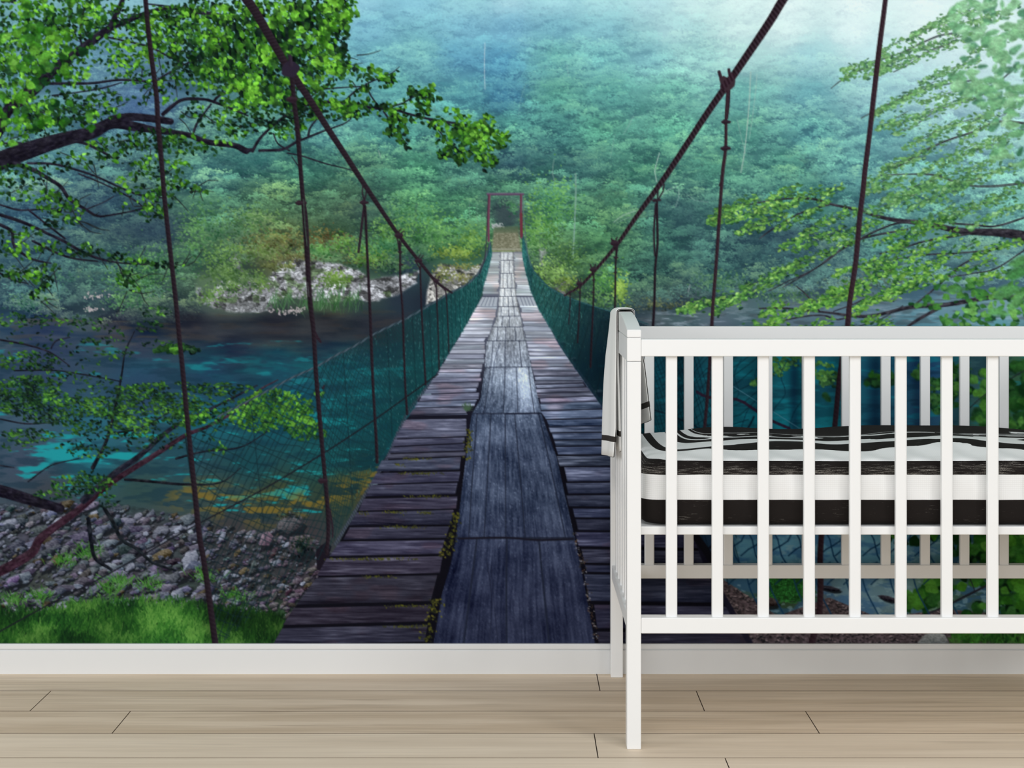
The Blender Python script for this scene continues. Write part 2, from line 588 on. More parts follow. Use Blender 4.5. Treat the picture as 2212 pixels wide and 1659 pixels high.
# ---------------------------------------------------------------- forest on the far slope
def leaf_stamps(n, seed):
    r = np.random.default_rng(seed)
    out = []
    for k in range(n):
        h, w = 7, 11
        y, x = np.mgrid[0:h, 0:w].astype(np.float32)
        a = np.zeros((h, w), np.float32)
        for q in range(r.integers(2, 5)):
            cx, cy = r.uniform(2, 8), r.uniform(1.5, 4.5)
            ang = r.normal(0, 0.5)
            c, s = math.cos(ang), math.sin(ang)
            u, v = (x - cx) * c + (y - cy) * s, -(x - cx) * s + (y - cy) * c
            a = np.maximum(a, np.clip(1.35 - (u / r.uniform(1.3, 2.6)) ** 2 - (v / r.uniform(0.7, 1.25)) ** 2, 0, 1))
        out.append(a)
    return out


STAMPS = leaf_stamps(28, 3)


def ground_line(x):
    """where the forest ends and rock, bank or water begins"""
    return np.interp(x, [-240, 0, 180, 420, 430, 700, 900, 940, 1050, 1130, 1200, 1330, 1450, 1650, 2212, 2500],
                     [640, 650, 690, 690, 560, 560, 575, 545, 520, 545, 640, 690, 640, 628, 600, 590])


def forest():
    """crowns from far to near, each a mound of leafy clumps lit from above"""
    crowns = []
    y = -OY + 10.0
    while y < 720:
        x = -OX - 40 + rng.uniform(0, 60)
        while x < CW - OX + 40:
            crowns.append((y + rng.normal(0, 14), x + rng.normal(0, 14), rng.uniform(34, 74)))
            x += 66 * rng.uniform(.7, 1.3)
        y += 34
    crowns += [(150, 1230, 120), (215, 1210, 150), (300, 1180, 130), (190, 1770, 120), (330, 1760, 120), (140, 890, 80), (260, 950, 90), (200, 1440, 90), (420, 1000, 70), (460, 1330, 90), (390, 1560, 90)]
    crowns.sort()
    BASEC = IMG.copy()
    for (cy, cx, R) in crowns:
        gl = ground_line(cx)
        if cy - R * .5 > gl:
            continue
        fog0 = 1 - 0.86 * (1 - sstep(-60, 430, cy)) - 0.38 * sstep(1300, 2000, cx) * (1 - sstep(100, 420, cy))
        fog0 = max(fog0, 0.1)
        s = box(cx - R, cy - R * .1, cx + R, cy + R * .95)
        if s is not None and cy < gl:
            X, Y = (XX[s] - cx) / R, (YY[s] - cy - R * .45) / (R * .5)
            put(s, np.clip(1.15 - X * X - Y * Y, 0, 1) * .66 * fog0, BASEC[s] * np.array([.56, .62, .72], np.float32))
        tone = rng.normal(0, .26)
        warm = rng.random()
        lean = rng.normal(0, .2)
        nc = int(6 + R * R / 150)
        cl = []
        for _ in range(nc):
            th, rr = rng.random() * 6.283, math.sqrt(rng.random())
            cl.append((rr * math.sin(th), rr * math.cos(th)))
        cl.sort()
        for (v, u) in cl:
            x, y = cx + u * R, cy + v * R * .62 + lean * u * R * .3
            if y > ground_line(x) + 4:
                continue
            iy, ix = int(y) + OY, int(x) + OX
            if not (14 < iy < CH - 30 and 20 < ix < CW - 40):
                continue
            b = BASEC[iy, ix]
            rx, ry = rng.uniform(11, 24), rng.uniform(6, 11)
            s = box(x - rx, y, x + rx, y + ry * 2.2)
            if s is None:
                continue
            X, Y = (XX[s] - x) / rx, (YY[s] - y - ry * 1.0) / (ry * 1.1)
            put(s, np.clip(1 - X * X - Y * Y, 0, 1) * 0.36 * fog0, b * np.array([0.66, 0.70, 0.76]))
            light = 0.54 - v * .46 + tone + rng.normal(0, 0.16)
            tilt = rng.normal(0, 0.3)
            for _ in range(int(rx * 1.5)):
                q, w = rng.normal(0, 0.5), rng.normal(0, 0.42)
                px, py = int(x + q * rx) + OX - 5, int(y + w * ry + q * tilt * ry + abs(q) * ry * 0.35) + OY - 3
                if not (0 <= py < CH - 7 and 0 <= px < CW - 11):
                    continue
                t = light - w * 0.34 + rng.normal(0, 0.2)
                k = 68 * fog0 * (t - 0.48)
                if k > 0:
                    c = b + k * np.array([0.58 + 0.32 * warm, .98, 0.72 - 0.26 * warm])
                else:
                    c = b + k * np.array([.62, .7, .62])
                v2 = IMG[py:py + 7, px:px + 11]
                v2 += (STAMPS[rng.integers(28)] * (0.5 + 0.35 * fog0))[..., None] * (c - v2)


forest()
for (x, y, rx, ry, a) in [(310, 498, 110, 36, .62), (170, 445, 110, 34, .55), (110, 600, 130, 26, .4), (215, 640, 60, 22, .55), (60, 520, 80, 30, .4), (1620, 520, 90, 40, .45), (1480, 490, 60, 60, .35), (1700, 500, 60, 30, .4), (890, 575, 26, 40, .5), (1300, 430, 40, 30, .25), (790, 455, 60, 30, .3)]:
    d = np.exp(-((XX - x) / rx) ** 2 - ((YY - y) / ry) ** 2) * a * (.55 + .9 * fbm(24, 14, 77, 2))
    IMG += np.clip(d, 0, 1)[..., None] * (np.array([44, 66, 84], np.float32) - IMG)

def trunk(pts, w, col, a=0.8):
    line(pts, w, col, FOREST, alpha=a, soft=1.3)


for p, w, c, a in [
 ([(1047,92),(1046,140),(1047,192)],2.2,(190,205,215),.55),([(1621,155),(1618,220),(1612,290),(1606,340),(1600,372)],2.6,(165,190,180),.7),
 ([(1635,160),(1628,230),(1618,300)],1.6,(170,195,185),.5),([(1592,258),(1602,300),(1610,330)],1.5,(160,185,175),.5),
 ([(1243,375),(1243,430),(1240,500),(1237,556)],3.4,(125,160,150),.75),([(1418,392),(1414,370),(1424,330)],2.6,(170,195,185),.65),
 ([(1196,345),(1193,375),(1202,400)],2.0,(150,175,165),.5),([(1325,480),(1345,465),(1372,455)],2.0,(165,185,180),.6),([(1330,482),(1356,470),(1380,468)],1.4,(150,175,170),.5),
 ([(1430,420),(1445,408),(1462,402)],1.8,(160,185,180),.6),([(1459,446),(1466,425),(1466,408)],1.6,(160,185,180),.6),([(1482,418),(1500,432),(1530,436)],1.6,(140,170,165),.5),
 ([(1368,250),(1357,272),(1346,290)],1.8,(140,175,170),.5),([(1224,140),(1228,165)],1.5,(150,190,190),.5),([(1328,290),(1318,340)],1.4,(140,170,165),.4),
 ([(905,512),(897,470),(900,440)],5,(60,78,80),.35),([(880,590),(884,540)],7,(62,72,82),.35),
 ([(1015,470),(1013,430)],1.6,(110,140,130),.5),([(1031,478),(1030,440)],1.4,(110,140,130),.5),([(1120,250),(1124,215),(1136,180)],1.6,(120,165,165),.4),
 ([(1196,60),(1190,110),(1180,150)],1.2,(120,170,175),.3),([(817,324),(822,340)],2,(140,160,160),.6),([(1490,615),(1486,630)],3,(150,165,165),.6)]:
    trunk(p, w, c, a)

# shaded hollow and light patches of growth on the slopes
def tuft(x, y, rx, ry, n, col, sp=16, flat=0.55):
    col = np.asarray(col, np.float32)
    for _ in range(int(n * 2.1)):
        u, v = rng.normal(0, .5), rng.normal(0, .5)
        px_, py_ = x + u * rx, y + v * ry
        cl = pnoise(np.array([px_ / 15.]), np.array([py_ / 11.]))[0] - .5
        c = (col + rng.normal(0, sp) + np.array([-22, -24, -12]) * max(v, -.6) + np.array([60, 66, 34]) * cl) * .93
        leaf(px_, py_, rng.uniform(3.4, 7), rng.uniform(2.4, 4) * flat * 1.8, rng.normal(0, .7), c, FOREST, soft=1.4, alpha=.8)


# ---------------------------------------------------------------- pale cliffs
def rock_wall(region, seed, tone, lab, dens=1.0, cell=15):
    xs, ys = [p[0] for p in region], [p[1] for p in region]
    s = box(min(xs), min(ys), max(xs), max(ys))
    wob = (fbm(26, 20, seed + 5, 3)[s] - .5)
    m = polymask(region, s, 14)
    m = sstep(.25, .75, m + wob * .9)
    X, Y = XX[s], YY[s]
    # broken facets at two sizes
    def facets(cs, o):
        gx = X / cs + pnoise(X / 13. + o, Y / 9.) * 1.5 + pnoise(X / 5., Y / 4. + o) * .5
        gy = Y / (cs * .62) + pnoise(X / 12. + 40, Y / 8. + o) * 1.5 + X * .016
        ix, iy = np.floor(gx).astype(int), np.floor(gy).astype(int)
        d1 = np.full(X.shape, 9., np.float32); d2 = d1.copy(); val = np.zeros(X.shape, np.float32)
        for a in (-1, 0, 1):
            for b in (-1, 0, 1):
                h = _NG[(iy + b + o) & 255, (ix + a) & 255]; h2 = _NG[(ix + a + 91) & 255, (iy + b + 13 + o) & 255]
                d = np.hypot(ix + a + h - gx, iy + b + h2 - gy)
                nr = d < d1
                d2 = np.where(nr, d1, np.minimum(d2, d)); val = np.where(nr, (h * 7 + h2 * 3) % 1, val); d1 = np.where(nr, d, d1)
        return sstep(.0, .3, d2 - d1), val, gy - np.floor(gy)
    e1, v1, f1 = facets(cell, seed)
    e2, v2, f2 = facets(cell * .45, seed + 3)
    big = fbm(60, 34, seed + 9, 3)[s]
    pit = sstep(.56, .70, fbm(15, 11, seed + 12, 3)[s])
    g = (.68 + .32 * e1) * (.62 + .38 * v1) * (.74 + .26 * e2) * (.80 + .3 * v2) * (.55 + .9 * big) * 1.22
    g *= 1 - .55 * pit
    c = np.asarray(tone, np.float32) * np.clip(g, .12, 1.08)[..., None]
    gr = sstep(.57, .68, fbm(24, 16, seed + 14, 3)[s]) * .7
    c += gr[..., None] * (np.array([80, 108, 66], np.float32) * (.5 + .8 * v2)[..., None] - c)
    put(s, m * dens, c, lab)


rock_wall([(598,570),(628,556),(700,566),(742,570),(772,580),(800,600),(905,585),(900,610),(868,630),(800,652),(745,648),(690,655),(640,640),(585,652),(560,640),(578,600)], 31, (222,228,240), CLIFF, .97)
rock_wall([(445,650),(470,610),(520,598),(560,606),(590,620),(600,660),(560,676),(500,672),(462,664)], 37, (190,196,206), CLIFF, .9, 13)
rock_wall([(496,560),(512,545),(522,575),(540,590),(510,590)], 38, (160,170,172), None, .7, 10)
rock_wall([(420,610),(432,625),(446,650),(440,658),(425,635)], 39, (160,170,180), None, .8, 9)
rock_wall([(918,660),(922,628),(932,590),(950,566),(985,572),(1008,582),(1040,565),(1054,545),(1054,570),(1030,590),(1005,615),(975,632),(945,650)], 41, (214,214,212), CLIFF, .92, 12)
rock_wall([(1163,538),(1180,535),(1186,545),(1176,556),(1174,572),(1165,574)], 43, (170,178,182), None, .8, 10)
rock_wall([(1206,596),(1228,600),(1240,612),(1215,624)], 44, (165,165,165), None, .6, 10)
rock_wall([(1200,622),(1222,616),(1228,634),(1212,640)], 45, (160,150,160), None, .6, 10)
# rusty grass over the cliff
for (x, y, rx, ry, n, c) in [
 (600,520,75,26,150,(100,106,64)),(700,515,60,22,110,(104,98,62)),(560,545,60,22,90,(92,122,66)),(640,556,50,10,40,(94,94,62)),(780,560,50,22,70,(92,104,60)),
 (480,560,50,45,160,(92,134,74)),(540,480,60,40,150,(88,132,78)),(450,490,60,40,120,(80,130,86)),(880,470,60,40,130,(78,134,86)),
 (740,525,28,18,70,(98,146,74)),(845,500,55,30,130,(96,146,78)),(800,552,50,26,150,(98,144,70)),(722,604,32,20,130,(96,134,62)),(690,540,30,14,80,(84,140,80)),
 (560,610,22,22,60,(100,138,70)),(500,615,28,24,80,(92,132,72)),(455,640,28,20,60,(96,138,72)),(820,530,60,26,120,(80,140,90)),(940,500,60,50,190,(92,152,84)),
 (985,545,50,16,150,(120,150,70)),(1020,520,30,26,110,(104,150,76)),(960,590,28,20,40,(128,140,80)),(1000,600,22,12,30,(126,130,84)),
 (1170,500,40,40,130,(104,158,82)),(1190,590,40,34,170,(132,176,96)),(1230,560,40,30,90,(86,128,74)),(1225,612,26,20,60,(110,140,70)),(1310,610,40,40,140,(96,158,82)),
 (1340,625,16,34,110,(150,190,88)),(1290,650,44,20,80,(80,124,76)),(1150,480,26,70,130,(100,156,84)),(1200,440,40,60,160,(94,158,88)),
 (520,600,50,24,150,(84,118,72)),(480,590,40,20,110,(88,124,74)),(600,575,40,8,60,(96,108,66)),(850,575,50,14,90,(74,112,78)),(900,540,40,24,90,(66,112,80)),(1000,575,30,8,30,(120,130,76)),
 (300,600,80,44,190,(92,146,86)),(330,560,70,34,130,(78,132,88)),(270,650,46,20,80,(86,138,92)),(420,500,40,60,120,(86,140,84)),(120,600,50,20,60,(70,118,100)),(60,650,46,22,60,(74,122,98)),
 (1420,660,60,14,60,(96,108,76)),(1700,640,90,18,110,(84,126,90)),(1560,610,60,26,110,(78,124,92)),(1900,610,90,22,110,(98,124,104))]:
    tuft(x, y, rx, ry, n, c)
# bright maidenhair grass at the foot of the cliff
for _ in range(210):
    x = rng.choice([rng.uniform(580, 630), rng.uniform(680, 780), rng.uniform(680, 780), rng.uniform(640, 700)])
    y = 648 - (x - 700) * .02 + rng.normal(0, 10)
    a = rng.normal(0, 6)
    c = np.array([64, 108, 68]) + rng.normal(0, 22)
    line([(x, y - 9), (x + a * .6, y), (x + a, y + rng.uniform(5, 14))], 1.5, c, CLIFF, alpha=.6)

# hollow, path and gravel behind the far gate
s = box(1058, 418, 1126, 500)
X, Y = XX[s], YY[s]
put(s, sstep(1.15, .35, np.hypot((X - 1093) / 36, (Y - 462) / 42)) * .85, (54, 70, 76))
tuft(1098, 440, 22, 10, 30, (62, 110, 90)); tuft(1108, 450, 10, 14, 26, (66, 120, 88))
for _ in range(46):
    leaf(1062 + rng.random() * 26, 482 + rng.random() * 10, rng.uniform(2, 5), 2.5, rng.random() * 3, (165, 172, 176), PATH)
s, m = poly([(1066, 496), (1119, 496), (1126, 545), (1061, 545)], (120, 122, 102), PATH, soft=5)
IMG[s] += m[..., None] * ((fbm(3, 2, 71, 2)[s] - .5) * 75)[..., None]
poly([(1066, 490), (1119, 488), (1121, 502), (1068, 503)], (84, 100, 78), PATH, soft=4, alpha=.8)
poly([(1062, 536), (1126, 536), (1126, 540), (1062, 540)], (160, 164, 150), PATH, soft=2, alpha=.6)
poly([(1062, 541), (1112, 541), (1110, 545), (1062, 545)], (120, 142, 84), PATH, soft=2, alpha=.8)

# ---------------------------------------------------------------- river
def river():
    top = np.interp(XX[0], [-240, 0, 180, 420, 430, 560, 650, 800, 870, 920, 1060, 1061, 1300, 1400, 1600, 1800, 1950, 2212, 2500],
                    [655, 660, 692, 692, 672, 682, 676, 660, 620, 655, 655, 700, 700, 672, 650, 640, 630, 622, 615])[None, :]
    bank = np.interp(XX[0], [-240, 0, 130, 260, 380, 470, 560, 640, 720, 800, 1150, 1151, 1600, 1800, 1900, 2212, 2500],
                     [1085, 1085, 1082, 1085, 1095, 1110, 1130, 1120, 1100, 1060, 1060, 1420, 1420, 1340, 1325, 1310, 1310])[None, :]
    m = (YY > top) & (YY < bank)
    LAB[m & (LAB != CLIFF)] = RIVER
    # dark bank and reflections on the left
    sh = sstep(650, 690, YY) * sstep(960, 700, XX) * sstep(800, 720, YY) * (YY > top)
    bn = fbm(70, 16, 51, 4)
    IMG[:] += (sh * (bn - .5))[..., None] * np.array([64, 52, 26], np.float32)
    rust = sstep(.56, .72, fbm(46, 9, 53, 3)) * sstep(655, 690, YY) * sstep(760, 715, YY) * sstep(930, 830, XX) * (YY > top)
    IMG[:] += rust[..., None] * (np.array([84, 70, 50], np.float32) - IMG) * .36
    bk = np.clip(sstep(668, 690, YY) * sstep(752, 725, YY) * sstep(330, 430, XX) * sstep(960, 900, XX), 0, 1) * .62
    IMG[:] += bk[..., None] * (np.array([37, 39, 49], np.float32) * (.72 + .6 * bn)[..., None] - IMG)
    tl = np.exp(-((XX - 520) / 190) ** 2 - ((YY - 786) / 24) ** 2) * .75 + np.exp(-((XX - 780) / 120) ** 2 - ((YY - 800) / 34) ** 2) * .5 + np.exp(-((XX - 640) / 170) ** 2 - ((YY - 890) / 46) ** 2) * .55
    tn = fbm(60, 13, 57, 4, .62)
    IMG[:] += (tl * sstep(.40, .66, tn))[..., None] * (np.array([20, 104, 112], np.float32) - IMG) * .75
    # light wisps of the current, wide and flat
    n1 = fbm(74, 15, 61, 4, .6)
    n2 = fbm(30, 6, 62, 3, .6)
    wig = n1 * .65 + n2 * .35
    left = (XX < 960) & (YY > 735) & (YY < bank)
    right = (XX > 1290) & (YY > 745) & (YY < 1130)
    hot = (np.exp(-((XX - 130) / 70) ** 2 - ((YY - 985 + .25 * (XX - 130)) / 30) ** 2) * .34 + np.exp(-((XX - 260) / 70) ** 2 - ((YY - 985 + .25 * (XX - 260)) / 18) ** 2) * .25
           + np.exp(-((XX - 330) / 60) ** 2 - ((YY - 935) / 25) ** 2) * .1 + np.exp(-((XX - 700) / 110) ** 2 - ((YY - 905) / 26) ** 2) * .1
           + np.exp(-((XX - 740) / 70) ** 2 - ((YY - 1000) / 26) ** 2) * .12 + np.exp(-((XX - 800) / 90) ** 2 - ((YY - 790) / 26) ** 2) * .1
           + np.exp(-((XX - 480) / 130) ** 2 - ((YY - 786) / 12) ** 2) * .08 + np.exp(-((XX - 450) / 130) ** 2 - ((YY - 1075) / 14) ** 2) * .12
           + np.exp(-((XX - 620) / 40) ** 2 - ((YY - 1066) / 16) ** 2) * .12 + np.exp(-((XX - 620) / 120) ** 2 - ((YY - 840) / 20) ** 2) * .05
           + np.exp(-((XX - 1460) / 60) ** 2 - ((YY - 830) / 40) ** 2) * .05 + np.exp(-((XX - 1700) / 120) ** 2 - ((YY - 880) / 36) ** 2) * .1)
    k = sstep(.60, .72, wig + hot + .045 * right) * (left | right)
    col = np.where((XX > 1000)[..., None], np.array([22, 132, 148], np.float32), np.array([26, 150, 158], np.float32))
    fade = np.where(XX < 1000, .55 + .45 * sstep(820, 980, YY), .7)
    IMG[:] += (k * fade)[..., None] * (col - IMG) * .85
    dk = sstep(.47, .33, n1) * (left | right)
    IMG[:] += (dk * .4)[..., None] * (np.array([16, 44, 62], np.float32) - IMG)
    # submerged tawny stones close to the shore
    tw = sstep(.50, .62, fbm(34, 13, 66, 3)) * np.exp(-((YY - bank + 28) / 34) ** 2) * sstep(300, 430, XX) * (XX < 830)
    IMG[:] += tw[..., None] * (np.array([132, 108, 40], np.float32) - IMG) * .75
    # white water upstream on the right
    up = (YY > top) & (XX > 1330) & (YY < 725)
    w1 = sstep(.52, .72, fbm(40, 6, 68, 4, .65))
    band = .25 + .75 * np.exp(-((YY - 690) / 22) ** 2) * np.exp(-((XX - 1470) / 130) ** 2) + .35 * np.exp(-((YY - 690) / 25) ** 2) * sstep(1750, 1950, XX)
    IMG[:] += (up * w1 * np.clip(band, 0, 1))[..., None] * (np.array([176, 190, 205], np.float32) - IMG) * .75
    d1 = sstep(.55, .72, fbm(36, 8, 69, 3)) * up
    IMG[:] += d1[..., None] * (np.array([66, 78, 84], np.float32) - IMG) * .5
    # shallows behind the cot: cool light blue with darker patches
    sh = (YY > 1140) & (YY < 1345) & (XX > 1545)
    q = sstep(.5, .64, fbm(42, 16, 72, 4))
    IMG[:] += (sh * q)[..., None] * (np.array([46, 92, 146], np.float32) - IMG) * .5
    q = sstep(.6, .7, fbm(14, 7, 73, 3))
    IMG[:] += (sh * q)[..., None] * (np.array([140, 176, 190], np.float32) - IMG) * .5
    # soft dark vertical folds of the water between the bars
    f = np.exp(-((XX - 1715) / 9) ** 2) + np.exp(-((XX - 1890) / 14) ** 2) + .8 * np.exp(-((XX - 1985) / 12) ** 2)
    IMG[:] += (f * sstep(760, 790, YY) * sstep(960, 930, YY) * .5)[..., None] * (np.array([14, 34, 64], np.float32) - IMG)


river()
for (x, y, w) in [(205, 640, 16), (612, 672, 18), (195, 668, 10), (640, 668, 10)]:
    for _ in range(24):
        leaf(x + rng.normal(0, w), y + rng.normal(0, 3.5), rng.uniform(3, 8), 3, rng.random() * 3, (176, 168, 172), None, alpha=.8)
# ---------------------------------------------------------------- stony bank and grass
def stone(x, y, w, h, ang, tone):
    n = rng.integers(5, 8)
    a0 = np.sort(rng.random(n) * .7 + np.arange(n)) / n * 6.283
    c, s_ = math.cos(ang), math.sin(ang)
    P = []
    for a in a0:
        u, v = w / 2 * math.cos(a) * rng.uniform(.75, 1.1), h / 2 * math.sin(a) * rng.uniform(.75, 1.1)
        P.append((x + u * c - v * s_, y + u * s_ + v * c))
    poly([(p[0] + w * .05 + 1, p[1] + h * .28 + 1) for p in P], (22, 26, 32), STONES, 1.6, .85)
    s, m = poly(P, tone, STONES, 1.3)
    if s is None:
        return
    X, Y = XX[s] - x, YY[s] - y
    v = (-X * s_ + Y * c) / (h / 2 + .1)
    u = (X * c + Y * s_) / (w / 2 + .1)
    k = -34 * sstep(-.1, .8, v + .25 * u) + 18 * sstep(.1, -.8, v) + (pnoise(XX[s] / 3.2, YY[s] / 2.0) - .5) * 44 + (pnoise(XX[s] / 9., YY[s] / 4.) - .5) * 26
    IMG[s] += (m * k)[..., None]


def shore(x):
    return np.interp(x, [-240, 0, 130, 260, 380, 470, 560, 640, 720], [1088, 1088, 1085, 1088, 1110, 1135, 1150, 1135, 1200])


LBANK = (YY > shore(XX[0])[None, :]) & (XX < 760)
n = fbm(10, 5, 81, 3)
IMG[LBANK] = (IMG * (.62 + .6 * n)[..., None])[LBANK]
LAB[LBANK] = STONES
st = []
for _ in range(2300):                               # grit
    x = rng.uniform(-OX, 720); y = rng.uniform(shore(x), 1400)
    st.append((y, x, rng.uniform(5, 13)))
for _ in range(760):
    x = rng.uniform(-OX, 700); y = rng.uniform(shore(x), 1330)
    st.append((y, x, rng.uniform(14, 30)))
for _ in range(190):
    x = rng.uniform(-OX, 450); y = rng.uniform(shore(x), 1320)
    st.append((y, x, rng.uniform(30, 58)))
for q in [(1128,18,1.4),(1106,66,34),(1185,30,60),(1195,96,60),(1120,130,26),(1200,215,66),(1128,270,50),(1145,298,64),(1185,160,52),(1230,170,50),(1175,230,36),(1190,270,60),(1210,410,56),(1250,338,50),
          (1240,310,44),(1262,180,70),(1150,345,48),(1120,250,30),(1225,205,44),(1236,60,40),(1280,50,40),(1300,150,30),(1160,420,40),(1250,480,36),(1270,375,30),(1190,590,44),(1170,570,36),(1165,610,40),(1255,640,34),(1300,625,26)]:
    st.append(q)
st.sort()
for (y, x, w) in st:
    pinky = sstep(420, 640, x)
    tone = np.array([106, 112, 132]) * (1 - pinky) + np.array([100, 92, 106]) * pinky
    tone = tone * rng.uniform(.42, 1.0) + rng.normal(0, 4, 3)
    if rng.random() < .05:
        tone = np.array([92, 84, 66]) * rng.uniform(.5, 1.0)
    if rng.random() < .1:
        tone = np.array([134, 142, 162]) * rng.uniform(.85, 1.02)
    stone(x, y, w, w * rng.uniform(.36, .56), -.45 + rng.normal(0, .22), tone)
# the tall boulder by the net
stone(628, 1128, 62, 44, -.4, np.array([84, 82, 88])); stone(650, 1175, 74, 56, -.2, np.array([84, 74, 84])); stone(575, 1165, 46, 34, -.5, np.array([110, 92, 108]))
tuft(652, 1180, 20, 20, 90, (30, 44, 34)); tuft(628, 1112, 26, 8, 40, (50, 54, 44))
# weeds among the stones
for (x, y) in [(140, 1215), (252, 1258), (90, 1290), (165, 1310), (190, 1195), (235, 1275), (505, 1290), (440, 1245), (30, 1300), (320, 1265)]:
    for _ in range(60):
        a = rng.normal(0, 11)
        bx = x + rng.normal(0, 14)
        by = y + rng.normal(0, 7)
        line([(bx, by), (bx + a, by - rng.uniform(6, 16))], 1.6, np.array([62, 118, 46]) + rng.normal(0, 20), STONES, alpha=.75)


def grass_top(x):
    return np.interp(x, [-240, 0, 60, 130, 220, 330, 440, 520, 600, 640], [1290, 1322, 1325, 1318, 1300, 1298, 1308, 1318, 1335, 1372])


GM = (YY > grass_top(XX[0])[None, :] + 10) & (XX < 612)
gsel = (fbm(30, 14, 90, 3))
IMG[GM] = (np.array([34, 82, 30], np.float32) * (.6 + .7 * gsel)[..., None])[GM]
LAB[GM] = GRASS
bl = []
for _ in range(9500):
    x = rng.uniform(-OX, 612)
    y = rng.uniform(grass_top(x) + 2, 1412)
    bl.append((y, x))
bl.sort()
for (y, x) in bl:
    t = pnoise(np.array([x / 46.]), np.array([y / 24.]))[0] + rng.normal(0, .2)
    c = ramp(np.array([t]), [(12, 38, 20), (26, 70, 28), (50, 106, 38), (96, 146, 66)])[0]
    c = c * (.72 + .4 * pnoise(np.array([x / 120. + 5]), np.array([y / 50.]))[0]) * (.84 if x > 440 else 1)
    L = rng.uniform(9, 24)
    a = rng.normal(.25, .55)
    line([(x, y), (x + math.sin(a) * L, y - math.cos(a) * L)], 1.9, c, GRASS, alpha=.8, soft=1.1, step=40)
# gravel, grass and rocks behind the cot
RB = (XX > 1560) & (YY > np.interp(XX[0], [1560, 1680, 1790, 1900, 2040, 2212, 2500], [1250, 1330, 1290, 1335, 1315, 1330, 1330])[None, :])
n = fbm(5, 3, 93, 3)
IMG[RB] = (np.array([84, 74, 80], np.float32) * (.35 + 1.2 * n)[..., None])[RB]
LAB[RB] = STONES
for _ in range(900):
    x, y = rng.uniform(1570, 2040), rng.uniform(1270, 1400)
    if RB[int(y) + OY, int(x) + OX]:
        stone(x, y, rng.uniform(4, 11), rng.uniform(3, 6), rng.normal(0, .4), np.array([120, 108, 112]) * rng.uniform(.5, 1.2))
for _ in range(700):
    x, y = rng.uniform(1655, 1740), rng.uniform(1255, 1300)
    a, L = rng.normal(.5, .6), rng.uniform(12, 26)
    line([(x, y), (x + math.sin(a) * L * .6, y - math.cos(a) * L * .7), (x + math.sin(a) * L * 1.3, y - math.cos(a) * L * .6)], 1.8, np.array([40, 104, 46]) * rng.uniform(.4, 1.35), SHRUB_L, alpha=.85)
stone(1790, 1270, 60, 12, .2, np.array([46, 46, 58])); stone(1918, 1292, 44, 12, .25, np.array([50, 48, 60])); stone(2018, 1384, 74, 40, 0, np.array([120, 126, 128]))
stone(1665, 1300, 40, 22, .2, np.array([60, 52, 52]))

# ---------------------------------------------------------------- boardwalk of the bridge
YL0, XL0 = zip(*[(540,1062),(577,1056),(610,1046),(638,1043),(673,1023),(714,1000),(754,975),(805,944),(825,932),(853,914),(883,897),(909,875),(949,853),(967,846),(995,828),(1049,800),(1078,784),(1107,771),(1142,749),(1172,733),(1208,707),(1247,686),(1277,663),(1311,638),(1358,609),(1400,585)])
YL1, XL1 = zip(*[(540,1079),(592,1078),(639,1075),(661,1072),(684,1069),(721,1056),(742,1045),(777,1044),(815,1037),(838,1031),(861,1028),(884,1018),(900,1006),(909,1003),(917,1008),(962,1004),(990,998),(1025,994),(1046,989),(1076,983),(1104,980),(1139,972),(1175,960),(1205,953),(1247,946),(1305,931),(1358,918),(1400,911)])
YR0, XR0 = zip(*[(540,1081),(600,1081),(640,1078),(665,1076),(690,1071),(721,1058),(742,1050),(800,1046),(863,1037),(893,1019),(909,1016),(1028,1001),(1162,984),(1218,973),(1283,954),(1400,934)])
YR1, XR1 = zip(*[(540,1108),(577,1109),(640,1115),(661,1120),(696,1127),(752,1139),(800,1149),(893,1169),(987,1202),(1073,1221),(1162,1241),(1236,1257),(1302,1269),(1400,1287)])
YP0, XP0 = zip(*[(540,1109),(577,1111),(640,1116),(661,1123),(696,1129),(752,1140),(800,1150),(838,1158),(888,1167),(892,1173),(924,1187),(962,1199),(987,1207),(1013,1214),(1073,1227),(1149,1244),(1187,1254),(1236,1266),(1302,1280),(1400,1293)])
YP1, XP1 = zip(*[(540,1127),(577,1133),(615,1142),(642,1152),(666,1162),(701,1186),(734,1201),(762,1219),(795,1242),(833,1265),(853,1282),(889,1306),(960,1358),(1050,1424),(1154,1502),(1215,1530),(1250,1540),(1320,1580),(1400,1626)])


def ed(Y, X):
    return lambda y: np.interp(y, Y, X)


L0, L1, R0, R1, P0, P1 = ed(YL0, XL0), ed(YL1, XL1), ed(YR0, XR0), ed(YR1, XR1), ed(YP0, XP0), ed(YP1, XP1)

deck_rows = (YY > 543)
SH = (XX > L0(YY[:, 0])[:, None] - 1) & (XX < P1(YY[:, 0])[:, None] + 1) & deck_rows
IMG[SH] = np.stack([np.interp(YY[:, 0], [540, 700, 850, 1000], v) for v in ([124, 84, 26, 12], [130, 90, 27, 12], [142, 108, 42, 21])], -1)[:, None, :].repeat(CW, 1)[SH]
LAB[SH] = DECK
